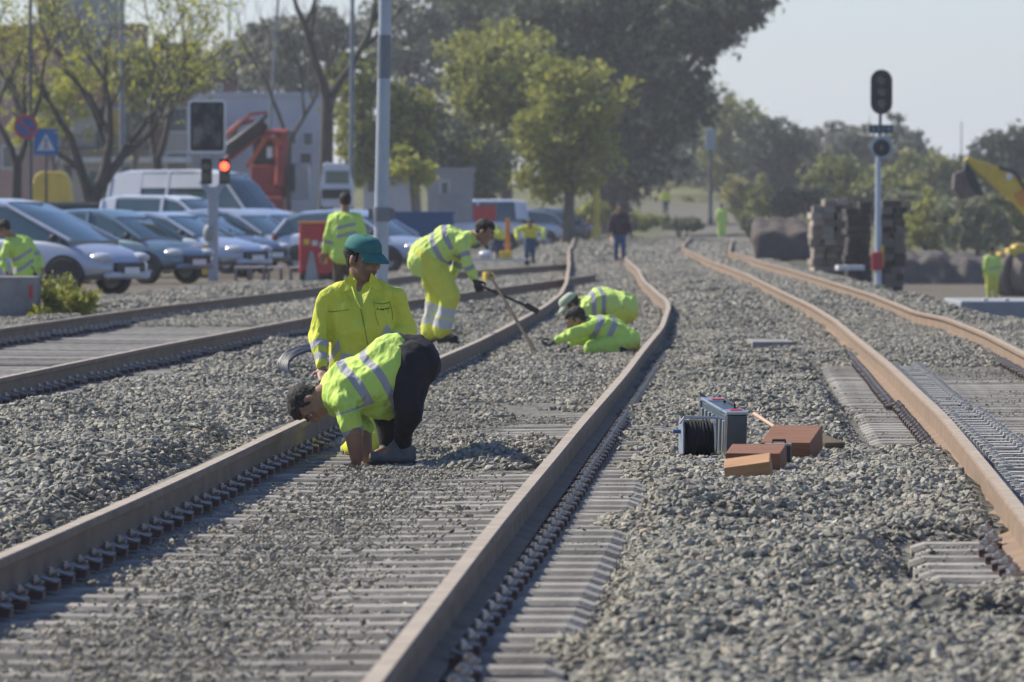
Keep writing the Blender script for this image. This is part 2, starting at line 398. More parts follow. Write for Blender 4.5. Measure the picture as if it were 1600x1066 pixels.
M_pale = mat('pale_clip_plastic', (.50,.49,.46), (.34,.33,.31), 22, .6)
def rail(parent, L, y0, y1, mats, z=.0085, wob=0.0):
    m = MB(); ys = np.arange(y0, y1+.01, .5 if y1 < 250 else 1.0); n = len(PROF); vs = []; fs = []; mi = []
    for i, y in enumerate(ys):
        x = float(ix(L, y)); dx = float(ix(L, y+.3)-ix(L, y-.3)); t = Vector((dx, .6, 0)).normalized(); r = Vector((t.y, -t.x, 0))
        zz = z+.004*fnoise(y*.1, 3, 1)
        if y > 200: zz += T(x, y)
        for a, b in PROF: vs.append(Vector((x, y, zz+b))+r*a)
    for i in range(len(ys)-1):
        for k in range(n):
            fs.append((i*n+k, i*n+(k+1) % n, (i+1)*n+(k+1) % n, (i+1)*n+k)); mi.append(1 if k in (7,) else 0)
    fs += [tuple(range(n)), tuple(range((len(ys)-1)*n, len(ys)*n))]; mi += [0, 0]
    m.add(vs, fs); m.m = mi
    o = m.build('rail', mats, parent); return o
def sleeper_mb(w):
    m = MB(); h = .22; b = .15; t = .12
    xs = [-w/2, -w/2+.06, -w/2+.30, -w*.28, -.25, .25, w*.28, w/2-.30, w/2-.06, w/2]
    zs = [-.02, 0, .0, -.022, -.03, -.03, -.022, 0, 0, -.02]
    vs = []
    for x, z in zip(xs, zs): vs += [(x,-b,-h),(x,b,-h),(x,b-.02,z-.02),(x,t-.01,z),(x,-t+.01,z),(x,-b+.02,z-.02)]
    fs = [(i*6+k, i*6+(k+1)%6, (i+1)*6+(k+1)%6, (i+1)*6+k) for i in range(len(xs)-1) for k in range(6)]
    fs += [tuple(range(5,-1,-1)), tuple(range((len(xs)-1)*6, len(xs)*6))]
    return m.add(vs, fs)
def fastening_mb(gx):                          # clips and bolts of both rails, gx = rail offsets from the middle
    m = MB()
    for r in gx:
        m.box((r, 0, .002), (.30, .15, .012), mi=1)
        for s in (-1, 1):
            c = r+s*.115
            m.box((c, 0, .018), (.075, .11, .02), mi=1)
            m.tube([(c+s*.035,-.045,.03),(c-s*.03,-.05,.05),(c-s*.035,-.015,.045),(c+s*.03,-.012,.06),(c+s*.03,.012,.06),(c-s*.035,.015,.045),(c-s*.03,.05,.05),(c+s*.035,.045,.03)], .0085, 6)
            m.cyl((c, 0, .02), (c, 0, .085), .012, n=8); m.cyl((c, 0, .055), (c, 0, .075), .024, n=6)
    return m
def track(A, B, y0, y1, name_label, rl, rows, wextra=.47, mats=(M_rail, M_railtop), rail_range=None, extra=None, zr=.0085):
    root = empty('railway_track', (0, 0, 0), name_label, 'railway track', 'railway tracks')
    ra = rail(root, A, rail_range[0][0], rail_range[0][1], mats, zr); rb = rail(root, B, rail_range[1][0], rail_range[1][1], mats, zr)
    ks = list(range(int(y0/SLEEPER), int(y1/SLEEPER)))
    proto = {}; n = 0; rest = MB()
    for k in ks:
        yc = (k+.5)*SLEEPER+.0
        yc = k*SLEEPER
        a = float(ix(A, yc)); b = float(ix(B, yc)); mid = (a+b)/2; w = b-a+2*wextra; key = round(w, 1)
        slope = float((ix(A, yc+1)-ix(A, yc-1)+ix(B, yc+1)-ix(B, yc-1))/4)
        rot = -.035 if abs(slope) > .3 else -slope*.6-.014
        loc = (mid, yc-.035*mid, random.uniform(-.005, .005) if A is not LF else random.uniform(-.016, .012)); rz = rot+random.uniform(-.006, .006)
        if n < 100:
            if key not in proto:
                s = sleeper_mb(key).build('sleeper', M_sleeper, root, loc)
                gx = [-(b-a)/2, (b-a)/2]+([-(b-a)/2+extra] if extra else [])
                for g_ in gx:
                    spare = abs(abs(g_)-(b-a)/2) > .01
                    f = fastening_mb([g_]).build('fastening', [M_pale, M_pale] if spare else [M_clip, M_plate], s)
                    if spare: f.scale.z = .45
                proto[key] = s
            else:
                s = copy_tree(proto[key], root); s.location = loc
            s.rotation_euler = (0, 0, rz); n += 1
        else:
            q = sleeper_mb(w); R = Matrix.Rotation(rz, 4, 'Z')
            rest.add([R @ Vector(v)+Vector(loc) for v in q.v], q.f)
    if rest.v: tag(rest.build('sleeper', M_sleeper, root), kind='stuff')
    return root
track(ML, MR, 13, 100, 'middle track with two tan rails bending as it runs away past the crouching workers', None, None, rail_range=((12.5,325),(12.5,325)))
track(RL, RR, 25, 74, 'right track with orange rusty rails curving left behind the tool case', None, None, extra=.36, mats=(M_railr, M_railtopr), rail_range=((14,330),(45,330)))
track(LF, LN, 50, 108, 'left track with dark brown rails in front of the parked cars', None, None, rail_range=((58,180),(44,150)), wextra=.5)

# ---------------------------------------------------------------- the air
def haze():
    m = bpy.data.materials.new('air'); m.use_nodes = True; nt = m.node_tree; nt.nodes.clear()
    o_ = nt.nodes.new('ShaderNodeOutputMaterial'); v = nt.nodes.new('ShaderNodeVolumePrincipled')
    v.inputs['Color'].default_value = (.93,.95,.97,1); v.inputs['Density'].default_value = .00026; v.inputs['Anisotropy'].default_value = .3
    nt.links.new(v.outputs[0], o_.inputs['Volume'])
    mb = MB(); mb.box((0, 2600, 23), (7400, 5400, 52)); o = mb.build('haze', m); tag(o, kind='stuff')
haze()
# ================================================================ people
def hivis(name, c, c2, silver=(.33,.33,.35), band=True):
    m, nt, b = new_mat(name); b.inputs['Roughness'].default_value = .75; b.inputs['Specular IOR Level'].default_value = .25
    n = noise_tex(nt, 4, 8, .7); dirt = tuple(k*f for k, f in zip(c, (.62,.52,.75)))
    r = ramp(nt, n.outputs[0], [(.30, dirt), (.42, c), (.75, c2)])
    if band:
        at = N(nt, 'ShaderNodeAttribute', attribute_name='band')
        lt = N(nt, 'ShaderNodeMath', operation='LESS_THAN'); lt.inputs[1].default_value = 0; nt.links.new(at.outputs['Fac'], lt.inputs[0])
        mx = N(nt, 'ShaderNodeMixRGB'); nt.links.new(lt.outputs[0], mx.inputs[0]); nt.links.new(r.outputs[0], mx.inputs[1]); mx.inputs[2].default_value = (*silver, 1)
        nt.links.new(mx.outputs[0], b.inputs['Base Color'])
    else: nt.links.new(r.outputs[0], b.inputs['Base Color'])
    n2 = noise_tex(nt, 9, 3, .5, stretch=(1, 1, .45)); n3 = noise_tex(nt, 300, 2)
    ad = N(nt, 'ShaderNodeMath', operation='MULTIPLY_ADD'); ad.inputs[1].default_value = .03
    nt.links.new(n3.outputs[0], ad.inputs[0]); nt.links.new(n2.outputs[0], ad.inputs[2])
    bp = N(nt, 'ShaderNodeBump'); bp.inputs['Strength'].default_value = 1; bp.inputs['Distance'].default_value = .045
    nt.links.new(ad.outputs[0], bp.inputs['Height']); nt.links.new(bp.outputs[0], b.inputs['Normal'])
    return m
M_hv_green = hivis('hi_vis_green', (.50,.70,.13), (.56,.73,.15))
M_hv_yellow = hivis('hi_vis_yellow', (.66,.68,.08), (.58,.63,.07), (.42,.42,.40))
M_hv_pale = hivis('hi_vis_faded', (.54,.70,.17), (.60,.73,.19), (.30,.30,.33))
M_hv_pants = hivis('hi_vis_trousers', (.63,.65,.09), (.50,.54,.08), (.48,.49,.47))
M_black = mat('black_cloth', (.012,.012,.014), (.022,.021,.024), 14, .85, 0, .3, 25, .02, spec=.3)
M_navy = mat('navy_cloth', (.015,.022,.06), (.02,.03,.08), 14, .85, 0, .4, 25, .02)
M_jean = mat('blue_jeans', (.05,.10,.20), (.035,.07,.15), 14, .85, 0, .4, 25, .02)
M_maroon = mat('dark_jacket_cloth', (.035,.018,.028), (.05,.025,.035), 10, .8, 0, .4, 20, .02)
M_brown = mat('brown_cloth', (.08,.06,.04), (.11,.08,.05), 10, .85, 0, .4, 20, .02)
M_skin = mat('tanned_skin', (.30,.155,.09), (.255,.125,.075), 18, .5, 0, .15, 120, .002)
M_stub = mat('stubbled_skin', (.16,.09,.065), (.20,.11,.075), 60, .6, 0, .2, 300, .002)
M_lip = mat('lips', (.22,.10,.075), (.20,.09,.07), 18, .5)
M_hair = mat('dark_hair', (.014,.011,.01), (.035,.026,.02), 60, .75, 0, 1, 90, .012, stretch=(1,1,.3))
M_cap = mat('green_cap_cloth', (.022,.135,.125), (.03,.16,.14), 20, .85, 0, .3, 60, .004)
M_palecap = mat('pale_cap_cloth', (.42,.47,.33), (.35,.40,.28), 20, .85)
M_boot = mat('grey_suede', (.12,.12,.11), (.18,.175,.155), 12, .9, 0, .4, 60, .006)
M_bootd = mat('black_rubber', (.02,.02,.02), (.04,.04,.04), 12, .8, 0, .3, 60, .004)
M_eye = mat('eye_white', (.5,.47,.43), (.45,.42,.4), 5, .3)
M_pupil = mat('eye_iris', (.02,.012,.008), (.02,.012,.008), 5, .2)
M_glove = mat('dark_glove', (.02,.022,.025), (.035,.035,.04), 20, .8)

def shell(mb, voxel, smooth_it, wrinkle=0.0, wscale=9, seed=0):
    """several overlapping closed pieces melted into one continuous skin"""
    me = bpy.data.meshes.new('tmp'); me.from_pydata(mb.v, [], mb.f)
    bm = bmesh.new(); bm.from_mesh(me); bmesh.ops.recalc_face_normals(bm, faces=bm.faces); bm.to_mesh(me); bm.free()
    o = bpy.data.objects.new('tmp', me); COL.objects.link(o)
    r = o.modifiers.new('r', 'REMESH'); r.mode = 'VOXEL'; r.voxel_size = voxel; r.use_smooth_shade = True
    s = o.modifiers.new('s', 'SMOOTH'); s.factor = .5; s.iterations = smooth_it
    dg = bpy.context.evaluated_depsgraph_get(); dg.update()
    out = bpy.data.meshes.new_from_object(o.evaluated_get(dg)); bpy.data.objects.remove(o); bpy.data.meshes.remove(me)
    n = len(out.vertices); co = np.empty(n*3); out.vertices.foreach_get('co', co); co = co.reshape(-1, 3)
    if wrinkle:
        no = np.empty(n*3); out.vertices.foreach_get('normal', no); no = no.reshape(-1, 3)
        d = np.array([abs(noise.noise(Vector((p[0]*wscale, p[1]*wscale, p[2]*wscale*.55+seed))))+.4*abs(noise.noise(Vector((p[0]*wscale*2.3+5, p[1]*wscale*2.3, p[2]*wscale+seed)))) for p in co])
        co = co+no*((.28-d)*2*wrinkle)[:, None]
        out.vertices.foreach_set('co', co.ravel())
    out.polygons.foreach_set('use_smooth', [True]*len(out.polygons))
    out.update()
    return out, co
def link_mesh(name, me, m, parent=None):
    me.name = name; me.materials.clear()
    for k in (m if isinstance(m, (list, tuple)) else [m]): me.materials.append(k)
    o = bpy.data.objects.new(name, me); COL.objects.link(o)
    if parent: o.parent = parent
    return o
def capsule(mb, a, b, ra, rb, n=14, flat=None, fdir=None):
    """tapered round-ended limb; flat squeezes it along fdir"""
    a = Vector(a); b = Vector(b); t = (b-a); L = t.length; t = t/L if L > 1e-6 else Vector((0,0,1))
    u = (Vector(fdir)-t*Vector(fdir).dot(t)).normalized() if fdir is not None else t.orthogonal().normalized()
    w = t.cross(u); rows = []
    for k in range(5): an = PI/2*(1-k/4); rows.append((-ra*math.sin(an), ra*math.cos(an)))
    for k in range(5): an = PI/2*k/4; rows.append((L+rb*math.sin(an), rb*math.cos(an)))
    f = flat or 1; vs = [a+t*z+(u*math.cos(2*PI*j/n)*f+w*math.sin(2*PI*j/n))*max(r, 1e-4) for z, r in rows for j in range(n)]
    fs = [(i*n+j, i*n+(j+1)%n, (i+1)*n+(j+1)%n, (i+1)*n+j) for i in range(9) for j in range(n)]
    fs += [tuple(range(n-1,-1,-1)), tuple(range(9*n, 10*n))]
    mb.add(vs, fs)
def frame(f, u):
    f = Vector(f).normalized(); r = f.cross(Vector(u)).normalized(); u = r.cross(f).normalized()
    return Matrix((r, f, u)).transposed()          # columns: right, forward, up
def hand(mb, w, d, side, curl, thumb_dir, s=1.0):
    """palm, four unequal bent fingers and a thumb leaving the side; d = pointing direction, side = towards the little finger"""
    d = Vector(d).normalized(); side = (Vector(side)-d*Vector(side).dot(d)).normalized(); n = d.cross(side).normalized()   # n = back of the hand or palm
    w = Vector(w); capsule(mb, w-d*.01, w+d*.045*s, .026*s, .03*s, flat=.55, fdir=n); capsule(mb, w+d*.05*s-side*.022*s, w+d*.078*s-side*.025*s, .019*s, .017*s, flat=.7, fdir=n)
    capsule(mb, w+d*.045*s+side*.02*s, w+d*.072*s+side*.022*s, .019*s, .017*s, flat=.7, fdir=n)
    for i, L in enumerate((.074, .082, .076, .060)):
        p = w+(d*.08+side*(-.031+.0205*i))*s; a = 0; q = d.copy()
        for k, fr in enumerate((.45, .32, .23)):
            a += curl*(.6 if k == 0 else 1)
            q = (d*math.cos(a)+n*math.sin(a)).normalized(); e = p+q*L*fr*s
            capsule(mb, p, e, (.0098-.001*k)*s, (.009-.001*k)*s, n=8); p = e
    th = (Vector(thumb_dir)).normalized(); p0 = w+(d*.02-side*.026)*s
    p1 = p0+(d*.5-side*.85+n*.2).normalized()*.034*s; p2 = p1+(d*.85-side*.35+n*.45).normalized()*.03*s; p3 = p2+(d*.9+n*.5).normalized()*.022*s
    capsule(mb, p0, p1, .014*s, .012*s, n=8); capsule(mb, p1, p2, .0115*s, .0105*s, n=8); capsule(mb, p2, p3, .0105*s, .009*s, n=8)

def person(name, base, J, look, up=(0,0,1), label='', group=None, voxel=.010, jacket=M_hv_green, trousers=M_hv_pants, boots=M_bootd,
           hair=True, cap=None, gloves=None, bands=(), armbands=(), legbands=(), sleeve=1.0, fat=1.0, hs=1.0, collar=False, facedet=False, hand_curl=.35, capdir=None, fore=1.0, legfat=1.0, hem=.06, jshort=False, hands_dir=(None, None), eyes=True, jextra=(), waist=0):
    base = Vector(base); P = {k: Vector(v)-base for k, v in J.items()}
    for s in 'lr':
        if 't'+s not in P:
            f = Vector(look); f.z = 0; f = f.normalized(); P['t'+s] = P['a'+s]+f*.16*hs-Vector((0,0,.05))
    H = frame(look, up); hc = P['head']; r_, f_, u_ = H.col[0], H.col[1], H.col[2]
    def h(x, y, z): return hc+(r_*x+f_*y+u_*z)*hs
    # --- body
    b = MB()
    b.ball(h(0,-.012,.03), (.078*hs,.098*hs,.092*hs), H, 20, 12)           # skull
    b.ball(h(0,.03,-.035), (.063*hs,.070*hs,.085*hs), H, 18, 10)            # face
    capsule(b, h(-.02,.055,-.098), h(.02,.055,-.098), .026*hs, .026*hs)      # chin
    capsule(b, h(0,.092,.018), h(0,.116,-.026), .011*hs, .017*hs)            # nose
    capsule(b, h(-.038,.078,.03), h(.038,.078,.03), .015*hs, .015*hs)        # brow
    for s in (-1, 1):
        b.ball(h(.044*s,.062,-.03), .028*hs, H, 10, 6)                        # cheekbone
        b.ball(h(.079*s,-.006,-.012), (.011*hs,.02*hs,.034*hs), H, 10, 6)     # ear
    capsule(b, h(-.018,.092,-.064), h(.018,.092,-.064), .010*hs, .010*hs)      # mouth
    capsule(b, h(0,-.02,-.05), P['neck'], .058*hs, .062*hs)
    ms = (P['sl']+P['sr'])/2; mh = (P['hl']+P['hr'])/2; pe = P['pelvis']; lat = (P['sl']-P['sr']).normalized()
    ax = (ms-pe).normalized(); fwd = lat.cross(ax)
    mid = P.get('mid', (ms+pe)/2)
    capsule(b, P['neck'], ms, .062*hs, .075*hs)
    for s in 'lr': capsule(b, P['neck']-ax*.05, P['s'+s], .055*hs, .05*hs)
    for s in (-1, 1):
        capsule(b, ms+lat*.07*s-ax*.06, mid+lat*.055*s, .09, .09); capsule(b, mid+lat*.055*s, pe+lat*.06*s, .09, .09)
    capsule(b, P['hl'], P['hr'], .08, .08)
    for i, s in enumerate('lr'):
        capsule(b, P['s'+s], P['e'+s], .050, .042); capsule(b, P['e'+s], P['w'+s], .043*fore, .030*fore)
        capsule(b, P['h'+s], P['k'+s], .085, .058); capsule(b, P['k'+s], P['a'+s], .058, .043)
        capsule(b, P['a'+s]-Vector((0,0,.02)), P['t'+s], .04, .03)
        if not gloves:
            dd = hands_dir[i] if hands_dir[i] is not None else (P['w'+s]-P['e'+s])
            sd = Vector(dd).cross(fwd if abs(Vector(dd).normalized().dot(fwd)) < .9 else lat)*(1 if s == 'l' else -1)
            hand(b, P['w'+s], dd, sd, hand_curl, fwd)
    me, co_ = shell(b, min(voxel, .009), 4)
    o = link_mesh(name, me, [M_skin]+([M_stub] if facedet else []))
    if facedet:
        mi = []
        for p in me.polygons:
            c = H.transposed() @ (p.center-hc)/hs
            j = c.z < -.022 and c.z > -.15 and c.y > -.02 and not (abs(c.x) < .022 and c.y > .085 and c.z > -.045) and not (c.z > -.05 and abs(c.x) < .05)
            mi.append(1 if j else 0)
        me.polygons.foreach_set('material_index', mi)
    o.location = base; tag(o, label, 'person', group)
    # --- head things
    if facedet or eyes:
        for s in (-1, 1):
            e = MB(); e.ball(h(.031*s,.083,.004), (.013*hs,.010*hs,.0065*hs), H, 12, 8); eo = e.build('eye', M_eye, o, smooth=True)
            e = MB(); e.ball(h(.031*s+.003,.0915,.004), (.0055*hs,.003*hs,.0055*hs), H, 10, 6); e.build('iris', M_pupil, eo, smooth=True)
            e = MB(); e.tube([h(.014*s,.097,.026), h(.032*s,.096,.033), h(.052*s,.082,.024)], [.0045,.006,.0035], 6); e.build('eyebrow', M_hair, o, smooth=True)
        if facedet:
            e = MB(); e.tube([h(-.024,.093,-.066), h(-.01,.1035,-.062), h(.01,.1035,-.062), h(.024,.093,-.066)], [.003,.005,.005,.003], 6); e.build('lips', M_lip, o, smooth=True)
    if hair:
        e = MB(); e.ball(h(0,-.030,.040), (.0865*hs,.097*hs,.090*hs), H, 20, 12); e.ball(h(0,.012,.075), (.07*hs,.075*hs,.055*hs), H, 16, 10)
        e.ball(h(0,-.052,-.015), (.066*hs,.052*hs,.052*hs), H, 14, 10)
        for s in (-1, 1): capsule(e, h(.073*s,.022,.03), h(.074*s,.02,-.012), .012*hs, .008*hs)
        hm, _ = shell(e, min(voxel, .008), 2, .006, 45); link_mesh('hair', hm, M_hair, o)
    if cap:
        C = frame(capdir, up) if capdir else H; cr, cf, cu = C.col[0], C.col[1], C.col[2]
        g = lambda x, y, z: hc+(cr*x+cf*y+cu*z)*hs
        e = MB(); rows = []
        n = 28
        for k in range(9):
            a = PI/2*k/8; rr = .093*math.cos(a)**.55; z = .046+.084*math.sin(a)**.9
            rows += [g(rr*math.cos(2*PI*j/n)*1.0, rr*1.18*math.sin(2*PI*j/n)-.008, z+.006*math.sin(2*PI*j/n)*(-1 if k < 2 else 0)+.004*noise.noise(Vector((j*.7, k*.6, 2)))) for j in range(n)]
        fs = [(i*n+j, i*n+(j+1)%n, (i+1)*n+(j+1)%n, (i+1)*n+j) for i in range(8) for j in range(n)]+[tuple(range(8*n, 9*n))]
        e.add(rows, fs); co2 = e.build('cap', cap, o, smooth=60)
        sf = co2.modifiers.new('thick', 'SOLIDIFY'); sf.thickness = .004; sf.offset = 1
        e = MB(); top = []; n2 = 17
        for rr, zz in ((0, 0), (.35, .004), (.7, 0), (1, -.012)):
            for j in range(n2):
                a = PI*(.12+.76*j/(n2-1)); x0 = .091*math.cos(a); y0 = .108*math.sin(a)-.008
                top.append(g(x0*(1+.04*rr), y0+rr*.078*math.sin(a)**.8, (.052+zz-.030*rr-.018*rr*(x0/.09)**2)))
        fs = [(i*n2+j, i*n2+j+1, (i+1)*n2+j+1, (i+1)*n2+j) for i in range(3) for j in range(n2-1)]
        e.add(top, fs); br = e.build('brim', cap, co2, smooth=60); sf = br.modifiers.new('thick', 'SOLIDIFY'); sf.thickness = .004
        e = MB(); e.ball(g(0,-.008,.131), .008, None, 10, 6); e.build('button', cap, co2, smooth=True)
    # --- clothes
    J2 = MB(); q = .016
    capsule(J2, P['neck']-ax*.035, ms, .066*hs+q*.3, .08*hs+q)
    for s in 'lr': capsule(J2, P['neck']-ax*.05, P['s'+s]-ax*.008, .076*hs, .07+q*.4)
    for s in (-1, 1):
        capsule(J2, ms+lat*.075*s-ax*.08, mid+lat*.065*s, (.102*fat+q), (.108*fat+q)); capsule(J2, mid+lat*.065*s, pe+lat*.07*s-ax*hem*(-1 if jshort else 1), .108*fat+q, .112*fat+q)
    capsule(J2, ms-ax*.1-fwd*.03, mid+fwd*.03, .11*fat, .12*fat)
    for s in 'lr':
        capsule(J2, P['s'+s]-ax*.012, P['e'+s], .064+q*.5, .058+q*.5)
        if sleeve >= 1: capsule(J2, P['e'+s], P['e'+s].lerp(P['w'+s], .5), .057+q*.5, .052+q*.4); capsule(J2, P['e'+s].lerp(P['w'+s], .5), P['e'+s].lerp(P['w'+s], .93), .055, .040)
    for a_, b_, r1_, r2_ in jextra: capsule(J2, Vector(a_)-base, Vector(b_)-base, r1_, r2_)
    jm, jc = shell(J2, voxel, 5, .016, 8, 1.7)
    # reflective bands: signed distance of every point to the nearest band
    A = np.array
    def segd(p, a, b_): 
        ab = b_-a; t = np.clip(((p-a)@ab)/(ab@ab), 0, 1); return np.linalg.norm(p-(a+t[:, None]*ab), axis=1), ((p-a)@ab)/math.sqrt(ab@ab)
    def put(me2, co2, val):
        at = me2.attributes.new('band', 'FLOAT', 'POINT'); at.data.foreach_set('value', val.astype(np.float32))
    dt, tt = segd(jc, A(pe), A(ms)); val = np.full(len(jc), 1.0); dt = dt-.10
    bent = tt+ .03*np.sin((jc@A(lat))*9)
    inarm = np.zeros(len(jc), bool)
    for s in 'lr':
        d1, t1 = segd(jc, A(P['s'+s]), A(P['e'+s])); d2, t2 = segd(jc, A(P['e'+s]), A(P['w'+s])); Lu = (P['e'+s]-P['s'+s]).length
        ina = (np.minimum(d1, d2)-.045 < dt) & (t1 > .05); inarm |= ina
        al = np.where(d1 < d2, t1, Lu+np.maximum(t2, 0))
        for c, hw in armbands: val = np.where(ina, np.minimum(val, np.abs(al-c)-hw), val)
    for c, hw in bands: val = np.where(~inarm, np.minimum(val, np.abs(bent-c)-hw), val)
    put(jm, jc, val); jo = link_mesh('jacket', jm, jacket, o)
    T2 = MB()
    lf = legfat
    capsule(T2, P['hl'], P['hr'], .108*max(1, fat*.95), .108*max(1, fat*.95)); capsule(T2, mh, pe, .11*fat, .112*fat)
    if waist: capsule(T2, mh-lat*.05, pe+ax*waist-lat*.05, .115*fat, .108*fat); capsule(T2, mh+lat*.05, pe+ax*waist+lat*.05, .115*fat, .108*fat)
    if 'butt' in P: capsule(T2, P['butt']-lat*.07, P['butt']+lat*.07, .125*fat, .125*fat)
    for s in 'lr':
        capsule(T2, P['h'+s], P['k'+s], .105*lf, .078*lf); capsule(T2, P['k'+s], P['a'+s], .078*min(lf, 1.1) if lf < 1.25 else .078*lf, .05 if lf < 1.25 else .058*lf)
        if lf > 1.25: capsule(T2, P['k'+s].lerp(P['a'+s], .5), P['a'+s]+Vector((0,0,.02)), .07*lf, .075*lf)
    tm, tc = shell(T2, voxel, 5, .014, 7, 4.1)
    val = np.full(len(tc), 1.0)
    for s in 'lr':
        d1, t1 = segd(tc, A(P['k'+s]), A(P['a'+s])); d0, _ = segd(tc, A(P['h'+s]), A(P['k'+s]))
        for c, hw in legbands: val = np.where(d1 < d0, np.minimum(val, np.abs(t1-c)-hw), val)
    put(tm, tc, val); link_mesh('trousers', tm, trousers, o)
    for s in 'lr':
        B = MB(); a_ = P['a'+s]; t_ = P['t'+s]; dd = (t_-a_); dd.z = 0; dd = dd.normalized(); fl = min(t_.z, a_.z-.05)
        capsule(B, a_+Vector((0,0,.03)), a_-Vector((0,0,.03)), .05, .048); 
        heel = Vector((a_.x, a_.y, fl))-dd*.04; toe = Vector((t_.x, t_.y, fl))
        capsule(B, heel, toe, .042, .034); capsule(B, heel+Vector((0,0,.03)), toe.lerp(heel, .35)+Vector((0,0,.02)), .042, .036); capsule(B, a_+Vector((0,0,.01)), toe.lerp(heel, .42)+Vector((0,0,.02)), .05, .036)
        bm_, _ = shell(B, .008, 3); 
        bo = link_mesh('boot', bm_, boots, o)
        sl_ = MB(); sd_ = Vector((-dd.y, dd.x, 0)); pts = []
        for k in range(16):
            a = 2*PI*k/16; c = heel.lerp(toe, .5); L_ = (toe-heel).length/2+.046; pts.append(c+dd*math.cos(a)*L_+sd_*math.sin(a)*(.050 if math.cos(a) > 0 else .044))
        n = 16; z0 = fl-.048; sl_.add([Vector((p.x, p.y, z0)) for p in pts]+[Vector((p.x, p.y, z0+.022)) for p in pts], [tuple(range(n-1,-1,-1)), tuple(range(n, 2*n))]+[(i,(i+1)%n,(i+1)%n+n,i+n) for i in range(n)])
        sl_.build('sole', M_bootd, bo, smooth=40)
    if gloves:
        for i, s in enumerate('lr'):
            g_ = MB(); dd = hands_dir[i] if hands_dir[i] is not None else (P['w'+s]-P['e'+s])
            sd = Vector(dd).cross(fwd if abs(Vector(dd).normalized().dot(fwd)) < .9 else lat)*(1 if s == 'l' else -1)
            hand(g_, P['w'+s], dd, sd, hand_curl, fwd, 1.15); capsule(g_, P['w'+s].lerp(P['e'+s], .12), P['w'+s], .036, .032)
            gm, _ = shell(g_, .006, 2); link_mesh('glove', gm, gloves, o)
    if collar:
        for s in (-1, 1):
            c = MB(); nk = P['neck']; f2 = Vector(fwd); 
            sh = ms+lat*s*.11+ax*.045
            vs = [nk+lat*s*.058-f2*.05+ax*.03, nk+lat*s*.075+f2*.03+ax*.022, nk+lat*s*.048+f2*.095-ax*.035, nk+lat*s*.095+f2*.125-ax*.075, nk+lat*s*.13+f2*.055-ax*.030, nk+lat*s*.105-f2*.05+ax*.0]
            c.add(vs, [(0,1,4,5),(1,2,3,4)]); ob = c.build('collar', jacket, jo)
            ob.data.attributes.new('band', 'FLOAT', 'POINT').data.foreach_set('value', [1.0]*len(ob.data.vertices))
            sf = ob.modifiers.new('t', 'SOLIDIFY'); sf.thickness = .006; sv = ob.modifiers.new('b', 'SUBSURF'); sv.levels = sv.render_levels = 2
    o['_ax'] = 0; del o['_ax']
    return o, P, dict(ax=ax, lat=lat, fwd=fwd, ms=ms, pe=pe, hand=h, jacket=jo)

# ---- 1: the man bent over the rail in black trousers
d = 43.3
def Jp(D, tab): return {k: W(v[0], v[1], D+(v[2] if len(v) > 2 else 0)) for k, v in tab.items()}
J = Jp(d, dict(head=(483,630,.0), neck=(507,615,.03), sl=(536,628,-.15), sr=(520,600,.20), el=(552,676,-.15), wl=(557,716,-.12), er=(566,668,.14), wr=(572,712,.08),
    pelvis=(636,557,.03), mid=(584,594,.0), hl=(644,564,-.06), hr=(640,562,.13), kl=(641,636,-.16), kr=(606,648,.28), al=(629,694,.0), ar=(606,700,.30), tl=(585,714,-.05), tr=(590,710,.22), butt=(646,566,.03)))
person('person', W(620,725,d), J, (.22,-.30,-.93), (-.85,0,-.35), 'bent over man in black trousers reaching down beside the rail, lime shirt with silver bands', 'workers in high visibility clothes',
    voxel=.009, jacket=M_hv_green, trousers=M_black, boots=M_boot, bands=((.195,.024),(.33,.026)), armbands=((.04,.026),(.19,.022)), sleeve=0, fat=1.22, collar=False, fore=1.3, hands_dir=((.05,0,-1),(.05,0,-1)), legfat=1.2, hem=-.08, waist=.02,
    jextra=((W(596,577,d), W(613,564,d), .155, .158), (W(560,610,d), W(600,618,d), .13, .145), (W(530,620,d), W(560,610,d), .12, .13)))

# ---- 2: kneeling man in the green cap
d = 45.6
J = Jp(d, dict(head=(567,405,.0), neck=(563,438,.03), sl=(620,470,.02), sr=(511,472,.02), er=(497,522,.02), wr=(503,575,-.14), el=(634,514,.04), wl=(610,556,-.15),
    pelvis=(570,578,.10), mid=(568,515,.05), hl=(592,586,.10), hr=(549,586,.10), kl=(600,690,-.2), kr=(577,690,-.28), al=(594,700,.24), ar=(545,700,.2), tl=(594,706,.40), tr=(545,706,.36)))
o, P, X = person('person', W(568,712,d), J, (.70,-.70,-.12), (0,0,1), 'kneeling man in a green cap and yellow jacket looking over his shoulder', 'workers in high visibility clothes',
    voxel=.009, jacket=M_hv_yellow, trousers=M_hv_yellow, cap=M_cap, bands=((.09,.024),), armbands=((.31,.026),(.40,.026)), fat=1.2, collar=False, facedet=True, capdir=(.78,-.60,-.20), hs=1.10, hands_dir=((-.2,-.6,-.5),(.15,-.75,-.6)), hem=.05,
    jextra=((W(548,443,45.6), W(513,466,45.6), .048, .062), (W(580,443,45.6), W(618,464,45.6), .048, .062)))
